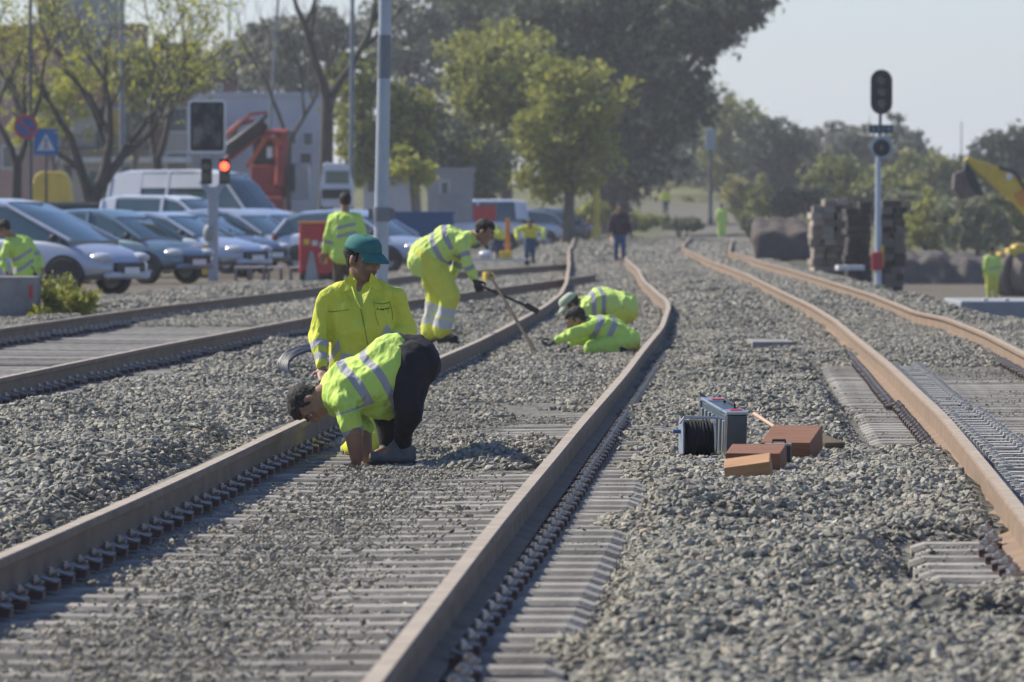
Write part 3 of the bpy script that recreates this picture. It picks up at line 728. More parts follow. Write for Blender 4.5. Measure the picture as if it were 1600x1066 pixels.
# jacket front: zip, pockets, lapels, undershirt, laid on the cloth
def on_px(px, py, off=.002, d0=45.6):
    C0 = Vector((0,0,HC)); t = W(px, py, 40)-C0; t.normalize(); st = C0+t*35-o.location
    okk, loc, nrm, _ = X['jacket'].ray_cast(st, t)
    return (loc-t*off) if okk else W(px, py, d0-.12)-o.location
M_seam = mat('seam_thread', (.25,.28,.03), (.20,.24,.025), 20, .8)
def strip(name, pts, w, m, parent=None):
    mb = MB(); mb.tube([on_px(*p) for p in pts], [w]*len(pts), 6); return mb.build(name, m, parent or X['jacket'], smooth=True)
strip('zip', [(563,481),(565,490),(567,500),(569,510),(571,520),(573,530),(575,540)], .0032, M_seam)
strip('pocket_flap', [(513,487),(521,487),(530,486),(538,485),(546,484)], .0032, M_seam)
strip('pocket_flap', [(583,473),(590,474),(597,475),(604,474),(609,472)], .0035, M_seam)
strip('pocket_seam', [(584,475),(586,487),(588,498),(592,508)], .002, M_seam)
strip('pocket_seam', [(609,473),(611,480),(613,488),(614,500)], .002, M_seam)
M_mark = mat('dark_embroidery', (.03,.035,.01), (.04,.045,.012), 20, .8)
mk = strip('breast_mark', [(589.5,483),(590.5,483)], .0065, M_mark)
strip('mark_lettering', [(593.5,483.5),(595,484),(597,483.3),(598.5,484.2),(600,483)], .0042, M_mark, mk)
strip('mark_lettering', [(601.5,483),(604,482.3),(606,482.8),(608.5,481)], .0035, M_mark, mk)
def panel(name, pts, m, off, thick=.006, parent=None, dd=None):
    mb = MB(); vs = [on_px(p[0], p[1], off) for p in pts]; mb.add(vs, [tuple(range(len(vs)))]); ob = mb.build(name, m, parent or X['jacket'])
    ob.data.attributes.new('band', 'FLOAT', 'POINT').data.foreach_set('value', [1.0]*len(ob.data.vertices))
    sf = ob.modifiers.new('t', 'SOLIDIFY'); sf.thickness = thick; return ob
panel('lapel', [(549,426),(538,440),(525,458),(536,457),(547,454),(555,447)], M_hv_yellow, .012)
panel('lapel', [(580,426),(590,437),(599,453),(591,453),(583,452),(575,446)], M_hv_yellow, .012)
us = MB(); vs = [W(550,447,45.44)-o.location, W(558,458,45.42)-o.location, W(566,460,45.42)-o.location, W(575,455,45.42)-o.location, W(580,447,45.44)-o.location, W(572,468,45.38)-o.location, W(564,482,45.36)-o.location, W(556,466,45.38)-o.location]
us.add(vs, [(0,1,7),(1,2,6,7),(2,3,5,6),(3,4,5)]); u_ = us.build('undershirt', hivis('undershirt_cloth', (.50,.56,.09), (.46,.52,.08), band=False), o); sf = u_.modifiers.new('t', 'SOLIDIFY'); sf.thickness = .01

# ---- 3: man with the shovel
d = 78.5
J = Jp(d, dict(head=(757,362,-.05), neck=(744,367), sl=(722,378,-.20), sr=(728,374,.18), el=(731,412,-.24), wl=(743,439,-.2), er=(716,412,.2), wr=(704,436,.25),
    pelvis=(675,402), mid=(700,378), hl=(675,411,-.08), hr=(673,411,.1), kl=(703,463,-.12), kr=(682,464,.14), al=(691,518,-.1), ar=(672,521,.16), tl=(712,529,-.16), tr=(690,531,.16), butt=(667,403)))
person('person', W(690,539,d), J, (.85,-.25,-.45), (.4,0,.9), 'bending man in full yellow suit holding a long handled tool beside the rail', 'workers in high visibility clothes',
    voxel=.011, jacket=M_hv_pale, trousers=M_hv_pants, gloves=M_glove, bands=((.11,.028),(.26,.028)), armbands=((.14,.026),(.28,.024)), legbands=((.15,.028),(.27,.025)), fat=1.32, legfat=1.42, hem=.10, jextra=((W(668,400,78.5), W(690,384,78.5), .205, .17),), hand_curl=.9)
# ---- 4: crouched man with pale cap, behind
d = 81.5
J = Jp(d, dict(head=(892,478,-.05), neck=(905,474), sl=(915,484,-.18), sr=(917,475,.18), el=(905,508,-.2), wl=(893,530,-.15), er=(905,505,.2), wr=(893,528,.15),
    pelvis=(968,479), mid=(938,469), hl=(972,488,-.1), hr=(972,486,.1), kl=(945,512,-.15), kr=(947,510,.15), al=(975,532,-.1), ar=(977,530,.12), tl=(955,538,-.1), tr=(957,536,.12), butt=(977,485)))
person('person', W(960,542,d), J, (-.75,-.2,-.6), (-.5,0,.8), 'crouching man in a pale cap with two grey stripes across his rounded back', 'workers in high visibility clothes',
    voxel=.011, jacket=M_hv_pale, trousers=M_hv_pants, cap=M_palecap, bands=((.20,.024),(.31,.024)), fat=1.15, legfat=1.2, hair=True)
# ---- 5: man kneeling low in the gravel
d = 74.6
J = Jp(d, dict(head=(900,500,-.05), neck=(917,502), sl=(925,512,-.18), sr=(925,503,.18), el=(896,522,-.25), wl=(868,533,-.3), er=(915,525,.2), wr=(890,538,.2),
    pelvis=(972,530), mid=(950,514), hl=(972,538,-.1), hr=(972,536,.1), kl=(925,545,-.18), kr=(925,543,.16), al=(972,551,-.18), ar=(974,549,.16), tl=(990,548,-.18), tr=(992,546,.16), butt=(975,538)))
person('person', W(940,559,d), J, (-.8,-.1,-.55), (-.5,0,.8), 'dark haired man kneeling folded down in the gravel, one arm stretched to a steel bar', 'workers in high visibility clothes',
    voxel=.011, jacket=M_hv_green, trousers=M_hv_green, gloves=M_glove, bands=((.16,.03),(.30,.03)), fat=1.05, legfat=1.15, hand_curl=.9)
# ---- standing figures
def standing(x, y, z, yaw, H=1.75, lean=0, arms=(.12,.10), stride=.1, elbow=0.1):
    """joints of an upright figure; yaw = heading (0 looks along +Y)"""
    k = H/1.75; R = Matrix.Rotation(yaw, 3, 'Z'); b = Vector((x, y, z)); out = {}
    def p(a, c, e):
        v = Vector((a, c, e))
        if e > .95: dz = e-.95; v = Vector((a, c+math.sin(lean)*dz, .95+math.cos(lean)*dz))
        return b+(R @ v)*k
    out['head'] = p(0,.02,1.63); out['neck'] = p(0,0,1.47); out['pelvis'] = p(0,0,.98)
    for s, q, st in (('l',-1,stride), ('r',1,-stride)):
        out['s'+s] = p(.175*q,0,1.40); out['h'+s] = p(.085*q,0,.91); out['k'+s] = p(.095*q,.04+st*.5,.49); out['a'+s] = p(.10*q,st-.02,.09); out['t'+s] = p(.12*q,st+.13,.05)
        out['e'+s] = p((.175+arms[0])*q,-.02,1.12); out['w'+s] = p((.175+arms[1])*q,.02+elbow,.88 if elbow < .3 else 1.1)
    return out
g = W(540,491,105); g.z = T(g.x, g.y)+.02
J = standing(g.x, g.y, 0, .1, 1.72, .08, (.08,.13), .05, .05)
person('person', g*1, J, (0,1,-.1), (0,0,1), 'man seen from behind standing left of the tall grey post, short dark hair', 'workers in high visibility clothes', voxel=.013,
    jacket=M_hv_green, trousers=M_brown, bands=((.16,.025),(.28,.025)), armbands=((.35,.025),), fat=1.35, eyes=False, hem=.1)
g = W(968,412,204)
J = standing(g.x, g.y, g.z, PI+.1, 1.66, .0, (.10,.14), .12, .05)
person('person', g, J, (0,-1,-.1), (0,0,1), 'man walking on the ballast in a dark maroon jacket and blue jeans', None, voxel=.014, jacket=M_maroon, trousers=M_jean, fat=1.15, eyes=False)
v_ = MB(); 
g = W(1128,375,365)
J = standing(g.x, g.y, g.z, .2, 1.80, .05, (.05,.08), .06, .05)
person('person', g, J, (.2,1,-.1), (0,0,1), 'far worker all in lime green standing between the far rails', 'workers in high visibility clothes', voxel=.016, jacket=M_hv_green, trousers=M_hv_green, fat=1.25, legfat=1.3, eyes=False, hem=.2)
g = W(1040,338,455); g.z = T(g.x, g.y)
J = standing(g.x, g.y, g.z, PI, 1.72, 0, (.05,.08), .06, .05)
person('person', g, J, (0,-1,0), (0,0,1), 'most distant worker, tiny on the rising line with a yellow top and dark trousers', 'workers in high visibility clothes', voxel=.016, jacket=M_hv_yellow, trousers=M_navy, fat=1.1, eyes=False)
g = W(828,414,197); g.z = max(g.z, 0)
J = standing(g.x, g.y, g.z, PI, 1.45, 1.0, (.12,.08), .0, .0)
for s, q in (('l', 1), ('r', -1)):
    J['e'+s] = g+Vector((.36*q,-.35,.92)); J['w'+s] = g+Vector((.34*q,-.52,.68))
person('person', g, J, (0,-.9,-.35), (0,-.3,.9), 'worker leaning forward over the measuring trolley, dark hair and jeans', 'workers in high visibility clothes', voxel=.014, jacket=M_hv_yellow, trousers=M_jean, bands=((.05,.04),), fat=1.1, eyes=False)
g = W(780,400,222); g.z = 0
J = standing(g.x, g.y, g.z, .9, 1.35, .9, (.08,.05), .0, .1)
person('person', g, J, (.5,.6,-.6), (0,0,1), 'worker mostly hidden behind the bending man with the long tool, only his yellow back shows', 'workers in high visibility clothes', voxel=.016, jacket=M_hv_yellow, trousers=M_navy, fat=1.1, eyes=False)
g = W(1551,478,222)
J = standing(g.x, g.y, g.z, .35, 1.80, .06, (.07,.0), .04, .18)
person('person', g, J, (.3,1,-.35), (0,0,1), 'worker in a full lime suit standing beside the yellow excavator wheel', 'workers in high visibility clothes', voxel=.014, jacket=M_hv_green, trousers=M_hv_pants, bands=((.12,.03),), legbands=((.3,.03),), fat=1.1, legfat=1.2, eyes=False)
d = 112
J = Jp(d, dict(head=(6,357,-.1), neck=(17,368), sl=(12,384,-.2), sr=(42,376,.1), mid=(34,396), pelvis=(42,424), el=(2,406,-.2), wl=(10,424,-.3), er=(60,402,.1), wr=(66,420,-.05),
    hl=(35,434,-.05), hr=(49,433,.06), kl=(24,472), kr=(52,472), al=(30,500), ar=(50,500)))
for k in ('kl','kr','al','ar'): J[k].z = max(J[k].z, .5 if k[0] == 'k' else .1)
g = W(38,448,d); g.z = .0
person('person', g, J, (-.8,.2,-.5), (-.5,0,.8), 'worker stooping beside the silver car behind the concrete block, navy trousers', 'workers in high visibility clothes', voxel=.013, jacket=M_hv_green, trousers=M_navy, bands=((.10,.03),(.26,.03)), armbands=((.25,.03),), fat=1.25, eyes=False, hem=.0)

# ---------------------------------------------------------------- hand tools
M_steel = mat('worn_steel', (.05,.042,.038), (.09,.075,.065), 20, .95, .0, .2, 60, .003)
M_steel.node_tree.nodes['Principled BSDF'].inputs['Specular IOR Level'].default_value = .05
M_wood = mat('ash_handle', (.50,.33,.22), (.42,.27,.17), 4, .6, 0, .15, 40, .002, stretch=(1,8,8))
a = W(743,443,78.3); b = W(831,482,78.0); sh = empty('long_handled_tool', a, 'thin long handled tool in the gloved hands of the bending man, knob at its end', 'tool')
m = MB(); m.cyl((0,0,0), b-a, .014, .014, 10); m.build('handle', M_steel, sh, smooth=True)
m = MB(); m.box(b-a, (.16,.06,.06), Matrix.Rotation(.5, 3, 'Y'), bev=.012); m.build('tool_head', M_steel, sh)
a = W(764,428,76.5); b = W(845,541,74.4); b.z = -.04; sh = empty('steel_bar', b, 'long straight steel bar leaning up out of the gravel before the kneeling man', 'crowbar')
m = MB(); m.tube([(0,0,0), (a-b)*.97], [.019,.015], 10); m.build('shaft', M_steel, sh, smooth=True)
m = MB(); m.tube([(a-b)*.965, (a-b)*1.0], [.024,.022], 10); m.build('cap', M_steel, sh, smooth=True)
# ================================================================ things near the tracks
M_galv = mat('galvanised_steel', (.40,.43,.46), (.32,.35,.38), 2, .5, .45, .1, 60, .002)
M_galvd = mat('dull_grey_sleeve', (.16,.175,.19), (.20,.21,.225), 3, .6, .3)
M_dark = mat('black_paint', (.012,.013,.015), (.02,.02,.022), 8, .6)
M_lens = mat('dark_glass_lens', (.015,.02,.022), (.01,.012,.014), 8, .12, spec=.8)
M_white = mat('white_paint', (.62,.62,.61), (.52,.52,.51), 4, .55)
M_grey = mat('grey_paint', (.30,.31,.31), (.24,.25,.25), 4, .6)
M_conc = mat('weathered_concrete', (.26,.25,.235), (.16,.155,.15), 3, .9, 0, .5, 30, .01, detail=8)
M_red = mat('red_paint', (.50,.035,.035), (.38,.03,.03), 3, .5)
M_redd = mat('faded_red_paint', (.34,.045,.03), (.18,.03,.025), 3, .65)
M_yel = mat('yellow_paint', (.72,.50,.04), (.60,.40,.04), 3, .5)
M_orange = mat('orange_paint', (.70,.26,.04), (.6,.2,.03), 3, .5)
M_blue = mat('blue_paint', (.02,.10,.26), (.02,.08,.20), 2, .6, stretch=(6,6,1))
M_green = mat('dark_green_sheet', (.03,.055,.055), (.035,.065,.06), 2, .8, stretch=(5,5,.6))
M_alu = mat('brushed_aluminium', (.50,.52,.54), (.40,.42,.44), 30, .35, .8, .1, 90, .001, stretch=(1,1,12))
M_case = mat('case_side_blue_grey', (.085,.115,.13), (.065,.09,.105), 8, .45, .3)
M_block = mat('reddish_hardwood', (.25,.11,.055), (.16,.065,.03), 3, .75, 0, .3, 30, .003, stretch=(1,14,14), detail=8)
M_blockend = mat('light_cut_wood', (.44,.25,.12), (.30,.15,.06), 3, .75, 0, .3, 30, .003, stretch=(1,12,12), detail=8)
M_cable = mat('black_cable', (.010,.011,.014), (.018,.018,.022), 40, .75, spec=.2)
M_glass = mat('car_glass', (.035,.07,.075), (.05,.09,.095), 1.2, .08, spec=.9)
M_tyre = mat('tyre_rubber', (.018,.018,.02), (.03,.03,.03), 20, .85)
M_rim = mat('wheel_metal', (.38,.39,.40), (.30,.31,.32), 10, .4, .6)
M_light = mat('lamp_glass', (.62,.64,.66), (.5,.52,.54), 10, .15, .2)
M_plate2 = mat('plate_white', (.7,.7,.68), (.65,.65,.63), 10, .5)

# ---- the tall grey post
b = W(593,512,93.5); b.z = T(b.x, b.y)-.05; tp = W(603,-60,93.5); r = empty('catenary_post', b, 'tall round grey steel post with dark sleeves right behind the kneeling man', 'post')
def along(t): return (tp-b)*t
m = MB(); m.tube([along(0), along(1)], [.10, .075], 20); m.build('pole', M_galv, r, smooth=True)
def ty(py): return (W(0,py,93.5).z-b.z)/(tp.z-b.z)
m = MB(); m.tube([along(ty(123)), along(ty(55))], [.087, .085], 20); m.build('sleeve', M_galvd, r, smooth=True)
m = MB(); m.tube([along(ty(346)), along(ty(324))], [.118, .116], 20); m.box(along(ty(335))+Vector((.13,-.0,0)), (.07,.05,.14)); m.box(along(ty(335))-Vector((.13,0,0)), (.07,.05,.14)); m.build('clamp', M_galvd, r, smooth=True)
m = MB(); m.box((-.085,-.05,along(ty(126)).z), (.03,.03,.05)); m.build('bracket', M_galv, r)
m = MB(); m.box((0,0,.04), (.5,.5,.12), bev=.02); m.build('base_plate', M_conc, r)

# ---- right signal
b = W(1372,430,172); b.z = T(b.x, b.y); s_ = 172/F
r = empty('railway_signal', b, 'tall railway signal with long black oval head on a pale post right of the tracks', 'signal')
def z_(py): return W(0,py,172).z-b.z
m = MB(); m.cyl((0,0,-.2), (.0,0,z_(245)), .078, .062, 16); m.build('post', mat('pale_post_paint', (.47,.52,.57), (.40,.45,.50), 3, .5), r, smooth=True)
m = MB(); m.cyl((.03,0,z_(250)), (.05,0,z_(178)), .04, .035, 12); m.build('neck', M_dark, r, smooth=True)
def oval(cx, cz, hw, hh, n=12):
    k = hh-hw; return [(cx+hw*math.cos(a), cz+k+hw*math.sin(a)) for a in [PI*i/n for i in range(n+1)]]+[(cx+hw*math.cos(a), cz-k+hw*math.sin(a)) for a in [PI+PI*i/n for i in range(n+1)]]
cx = 5*s_; zc = z_(144); m = MB(); m.prism(oval(cx, zc, .252, .52), -.02, .02); hd = m.build('signal_head', mat('black_backboard', (.02,.021,.024), (.03,.03,.033), 6, .7), r)
m = MB(); m.box((cx, .13, zc), (.26,.24,.78), bev=.03); m.build('lamp_housing', M_dark, hd)
for k, dz in enumerate((.27, 0, -.27)):
    m = MB(); m.cyl((cx,-.022,zc+dz), (cx,-.05,zc+dz), .095, .095, 18); ln = m.build('lens', M_lens, hd, smooth=True)
    m = MB(); pts = [(cx+.11*math.cos(a), zc+dz+.11*math.sin(a)) for a in [PI*(-.1+1.2*i/12) for i in range(13)]]+[(cx+.102*math.cos(a), zc+dz+.102*math.sin(a)) for a in [PI*(1.1-1.2*i/12) for i in range(13)]]
    m.prism(pts, -.20, -.021); m.build('visor', M_dark, ln)
M_plt = mat('signal_plate', (.03,.055,.075), (.03,.05,.07), 6, .6)
m = MB(); m.box((cx-.01,-.09,z_(202)), (.56,.02,.20)); pl = m.build('identification_plate', M_plt, r)
for t_, tx in (('S', -.18), ('2', -.06), ('/', .06), ('4', .18)):
    fc = bpy.data.curves.new('letter', 'FONT'); fc.body = t_; fc.size = .17; fc.align_x = 'CENTER'; fc.align_y = 'CENTER'; fc.extrude = .002
    fo = bpy.data.objects.new('character', fc); COL.objects.link(fo); dg = bpy.context.evaluated_depsgraph_get(); me = bpy.data.meshes.new_from_object(fo.evaluated_get(dg)); bpy.data.objects.remove(fo)
    fo = link_mesh('character', me, mat('letter_pale_blue', (.25,.42,.48), (.22,.38,.44), 4, .6), pl); fo.rotation_euler.x = PI/2; fo.location = (cx+tx-.01, -.103, z_(202))
m = MB(); m.cyl((cx+.0,-.05,z_(230)), (cx+.0,-.08,z_(230)), .26, .26, 32); lh = m.build('lower_lamp_board', mat('pale_ring', (.40,.46,.50), (.35,.41,.45), 4, .5), r, smooth=True)
m = MB(); m.cyl((cx,-.082,z_(231)), (cx,-.12,z_(231)), .2, .19, 28); m.build('lamp_hood', M_dark, lh, smooth=True)
m = MB(); m.cyl((cx,-.122,z_(231)), (cx,-.13,z_(231)), .06, .06, 18); m.build('lens', M_lens, lh, smooth=True)
m = MB(); m.box((-.02,-.02,z_(408)), (.26,.2,.42), taper=.8, bev=.02); m.build('base_guard', M_red, r)
m = MB(); m.box((.09,-.03,z_(400)), (.09,.12,.5), bev=.02); m.build('base_guard_stripe', M_yel, r)
m = MB(); m.box((0,0,.02), (.7,.6,.2), bev=.02); m.build('footing', M_conc, r)
m = MB(); m.tube([(-.2,.05,z_(205)), (-.2,.05,z_(180))], .008, 6); m.tube([(.3,.05,z_(205)), (.3,.05,z_(170))], .008, 6); m.box((.05,.05,z_(205)), (.5,.02,.02)); m.build('wire_guard', M_galv, r)

# ---- left mirror-faced indicator with two lamps
b = W(333,437,155); b.z = T(b.x, b.y)-.02
r = empty('signal_mast', b, 'short grey mast with a large framed dark panel above a lit red lamp', 'signal')
s_ = 155/F
def z_(py): return W(0,py,155).z-b.z
def x_(px): return (px-333)*s_
m = MB(); m.box((0,0,z_(360)), (17*s_,.16,z_(285)-0+.1), bev=.01); m.v = [(a, c, e) for a, c, e in m.v]; 
m = MB(); m.box((x_(333),0,(z_(300)-.1)/2-.05), (16*s_,.18,z_(300)+.2), bev=.015); m.build('mast', M_galv, r)
m = MB(); m.prism([(x_(325),z_(305)),(x_(341),z_(305)),(x_(356),z_(284)),(x_(344),z_(284)),(x_(338),z_(292)),(x_(328),z_(292)),(x_(322),z_(284)),(x_(310),z_(284))], -.06, .06); m.build('bracket', M_galv, r)
def rrect(x0, x1, z0, z1, rr, n=5):
    out = []
    for cx_, cz_, a0 in ((x1-rr, z1-rr, 0), (x0+rr, z1-rr, PI/2), (x0+rr, z0+rr, PI), (x1-rr, z0+rr, 1.5*PI)):
        out += [(cx_+rr*math.cos(a0+PI/2*i/n), cz_+rr*math.sin(a0+PI/2*i/n)) for i in range(n+1)]
    return out
m = MB(); m.prism(rrect(x_(294), x_(353), z_(240), z_(156), .09), -.09, .09); pn = m.build('panel_frame', mat('pale_frame', (.72,.74,.70), (.66,.68,.64), 4, .5), r)
M_mirror = mat('mottled_screen_glass', (.16,.155,.145), (.025,.027,.03), 1.5, .55, .0, spec=.3, stretch=(1.2,1,.9), lo=.45, hi=.56, detail=5)  # broad patches from warm grey to near black
m = MB(); m.prism(rrect(x_(298), x_(350), z_(236), z_(160), .05), -.105, -.0905); m.build('panel_border', M_dark, pn)
m = MB(); m.prism(rrect(x_(301.5), x_(346), z_(230), z_(164), .02), -.108, -.1055); m.build('screen', M_mirror, pn)
m = MB(); m.box((x_(322),0,z_(248)), (.2,.1,.3), bev=.01); m.build('panel_bracket', M_galv, r)
M_redlamp = mat('red_lamp_lit', (.9,.05,.03), (.8,.04,.02), 5, .4, emit=((1.0,.075,.03), 3.2))
for px, lit in ((323, False), (351, True)):
    m = MB(); m.box((x_(px),0,z_(268)), (17*s_,.18,40*s_), bev=.03); hh = m.build('lamp_head', M_dark, r)
    for dz, on in ((260, lit), (276, False)):
        m = MB(); m.cyl((x_(px),-.092,z_(dz)), (x_(px),-.11,z_(dz)), .092, .092, 20); m.build('lens', M_redlamp if on else M_lens, hh, smooth=True)
        m = MB(); pts = [(x_(px)+.108*math.cos(a), z_(dz)+.108*math.sin(a)) for a in [PI*i/10 for i in range(11)]]+[(x_(px)+.100*math.cos(a), z_(dz)+.100*math.sin(a)) for a in [PI-PI*i/10 for i in range(11)]]
        m.prism(pts, -.22, -.091); m.build('visor', M_dark, hh)
m = MB(); m.box((x_(321),-.05,z_(406)), (.11,.1,.62), bev=.01); m.build('marker_plate', M_yel, r)
m = MB(); m.ball((x_(327),-.02,z_(365)), (.13,.12,.2)); m.build('bell', M_grey, r, smooth=True)

# ---- tool case, cable reel, blocks, battery box, hammer
d0 = 11600*1.40/(705-328)
c = W(1130,705,d0+.3); c.z = .055; s_ = d0/F
r = empty('tool_case', c, 'upright grey metal equipment case with ribbed side and carrying handle, on the ballast', 'case', rotz=math.radians(13)); r.rotation_euler.x = .12
# local x: the ribs' long side runs away from the camera to the left; local y: depth
wx, wy, hz = .135, .60, .275
m = MB(); m.box((0,0,hz/2), (wx-.01,wy-.01,hz-.01), bev=.008); body = m.build('case_body', M_case, r)
for k in range(7):
    m = MB(); m.box((-wx/2-.002, -wy/2+.05+k*(wy-.1)/6, hz/2-.01), (.014,.032,hz-.06), bev=.004); m.build('rib', M_alu, body)
for y_ in (-wy/2, wy/2):
    m = MB()
    for x__ in ((-wx/2, wx/2) if y_ > 0 else (-wx/2,)): m.box((x__, y_, hz/2), (.016,.016,hz), bev=.004)
    m.build('edge_trim', M_alu, body)
m = MB(); m.box((0,-wy/2+.06,hz+.006), (wx,.12,.016), bev=.004); m.build('corner_cap', M_alu, r)
m = MB(); m.box((0,wy/2-.06,hz+.006), (wx,.12,.016), bev=.004); m.build('corner_cap', M_alu, r)
m = MB(); m.box((0,0,hz+.003), (wx-.02,wy-.24,.010), bev=.003); m.build('lid', M_case, r)
m = MB(); m.box((-wx/2+.006,0,hz+.006), (.016,wy-.24,.018), bev=.004); m.build('lid_rail', M_alu, r)
for y_ in (-.21,.22):
    m = MB(); m.box((.012,y_,hz+.0165), (.07,.04,.004)); m.build('red_sticker', M_red, r)
m = MB(); m.tube([(.03,-.12,hz+.005),(.03,-.11,hz+.03),(.03,.11,hz+.03),(.03,.12,hz+.005)], .008, 8); m.build('handle', M_dark, r, smooth=True)

c = W(1092,702,d0-.2); c.z = .05; s_ = d0/F
r = empty('cable_reel', c, 'black cable wound on a flat-sided metal reel leaning against the case', 'cable reel', rotz=math.radians(5))
def flange(x): 
    pts = rrect(-.13,.13,.0,.225,.05); return pts
m = MB(); m.prism(rrect(-.12,.12,.0,.225,.055), -.105, -.097, 'x'); m.build('side_plate', mat('reel_plate_pale', (.26,.30,.35), (.20,.23,.27), 5, .6, .2), r)
m = MB(); m.prism(rrect(-.12,.12,.0,.225,.055), .077, .085, 'x'); m.build('side_plate', M_alu, r)
m = MB()
for k in range(9):
    x = -.088+.0185*k; n = 28; rr_ = .094+.006*random.random(); pts = []
    for j in range(n):
        a = 2*PI*j/n; pts.append((x+.004*math.sin(a*2+k), rr_*math.cos(a)*.98, .112+rr_*math.sin(a)))
    m.tube(pts+[pts[0]], .0105, 8, cap=False)
m.cyl((-.1,0,.112), (.08,0,.112), .085, .085, 20)
m.build('cable', M_cable, r, smooth=True)
m = MB(); m.tube([(-.12,-.1,.2),(-.10,-.12,.235),(.1,-.12,.232),(.13,-.08,.228)], .008, 8); m.build('carrying_frame', M_alu, r, smooth=True)
m = MB(); m.tube([(-.15,0,.15),(-.105,0,.15)], .012, 8); m.build('crank', M_blue, r, smooth=True)

def block(px, py, z, size, rz, label, mt, tilt=0, name='wooden_block', dd=0, pitch=0, grp='wooden blocks by the tool case'):
    c = G(px, py, z); c.y += dd; c.x = (px-800)/F*c.y
    m = MB(); m.box((0,0,size[2]/2), size, bev=.005); o = m.build(name, mt, None, c)
    o.rotation_euler = (tilt, pitch, rz); tag(o, label, 'wood block', grp); return o
block(1172,751,.05,(.245,.28,.11), math.radians(-4), 'pale topped wooden block nearest the camera, pushed against a darker one', [M_blockend], pitch=math.radians(-8), tilt=math.radians(8), name='wooden_block')
block(1182,736,.06,(.30,.30,.115), math.radians(-9), 'dark reddish wooden block behind the pale topped one', [M_block], dd=.25, tilt=math.radians(8))
block(1238,716,.06,(.29,.42,.135), math.radians(-12), 'largest reddish wooden block, right of the black battery box', [M_block], dd=.25, tilt=math.radians(12))
block(1278,710,.05,(.16,.28,.09), math.radians(40), 'shaded small timber offcut behind the largest block', [mat('brown_offcut', (.16,.12,.07), (.11,.085,.05), 6, .85)], dd=.6, tilt=.25)
c = G(1217,724,.06); c.y += .1; r = empty('battery_box', c, 'small black box with grey lid and handle between the wooden blocks', 'box', rotz=-.1)
m = MB(); m.box((0,0,.05), (.145,.10,.095), bev=.006); m.build('body', M_dark, r)
m = MB(); m.box((0,0,.102), (.15,.105,.014), bev=.004); m.build('lid', M_grey, r)
m = MB(); m.tube([(-.03,0,.105),(-.03,0,.125),(.04,0,.125),(.04,0,.105)], .008, 8); m.build('handle', M_dark, r, smooth=True)
a = W(1179,647,11600*1.3/(660-328)+1.2); b2 = G(1236,684,.08)
r = empty('hammer', b2, 'hammer with a long pale wooden handle leaning on the largest block', 'hammer')
m = MB(); m.tube([(0,0,0), (a-b2)*.5, (a-b2)], [.013,.0115,.014], 12); m.build('handle', M_wood, r, smooth=True)
m = MB(); m.box((.02,-.02,-.01), (.05,.13,.05), .4, bev=.006); m.build('head', M_steel, r)
M_alup = mat('bright_scrap_metal', (.7,.72,.73), (.6,.6,.6), 6, .4, .3)
for k, (px, py, w_) in enumerate(((1108,719,.07),(1130,739,.05))):
    c = G(px, py, .06); m = MB(); m.box((0,0,0), (w_,.14,.012), .3*k, bev=.002); o = m.build('metal_offcut', M_alup, None, c); tag(o, ('bright flat piece of metal lying below the cable reel', 'small bright metal scrap left of the pale topped block')[k], 'metal piece')
# paving slabs lying in the ballast
for px, py, w_, l_, rz, lab in ((1204,533,.44,1.7,0,'pale concrete slab lying flat in the ballast right of the bent middle rail'),):
    c = G(px, py+4, .07); m = MB(); m.box((0,0,0), (w_,l_,.07), rz, bev=.01); o = m.build('concrete_slab', M_conc, None, c); tag(o, lab, 'slab')
c = G(1560,492,-.2); c.z = -.12; m = MB(); m.box((1.0,0,0), (3.4,4.2,.34), .0, bev=.03); o = m.build('concrete_beam', mat('bluish_concrete', (.22,.235,.25), (.27,.28,.28), 3, .85, 0, .3, 30, .01), None, W(1560,492,112)); o.location.z = -.04; tag(o, 'long grey concrete beam lying in front of the lime suited worker at the right edge', 'concrete beam')
for k, px in enumerate((1540, 1573)):
    o = MB().box((0,0,-.04), (.08,.08,.08), bev=.02).build('lifting_lug', M_white, None, W(px,477,110)); o.location.z = .17; tag(o, ('left','right')[k]+' pale lifting lug on the grey concrete beam', 'lug')
# black cable coil under kneeling man's arm
c = G(492,548,.06); c.y = 62; c.x = (492-800)/F*62; m = MB()
for k in range(6):
    pts = []; rr_ = .17+.012*k
    for j in range(24):
        a = 2*PI*j/24; pts.append((rr_*1.35*math.cos(a), .1*math.sin(a)+.02*k, .14+rr_*.75*math.sin(a)+.01*random.random()))
    m.tube(pts+[pts[0]], .014, 7, cap=False)
o = m.build('cable_coil', mat('blue_black_hose', (.02,.03,.05), (.035,.045,.07), 20, .5), None, (c.x, c.y, .03), smooth=True); tag(o, 'coil of dark blue hose lying left of the kneeling man', 'hose')

# ---- concrete block at the left edge and weeds
def wdist(px, py, z=0): return F*(HC-z)/(py-HY)
dB = 98; c = W(10,506,dB); c.z = 0; m = MB(); m.box((-.25,.4,.29), (1.3,1.0,.62), bev=.03); r = m.build('concrete_barrier', M_conc, None, c); tag(r, 'weathered grey concrete block at the left edge beside the rail', 'concrete block')
m = MB(); m.box((.33,-.112,.40), (.045,.004,.17)); m.build('paint_mark', M_red, r)

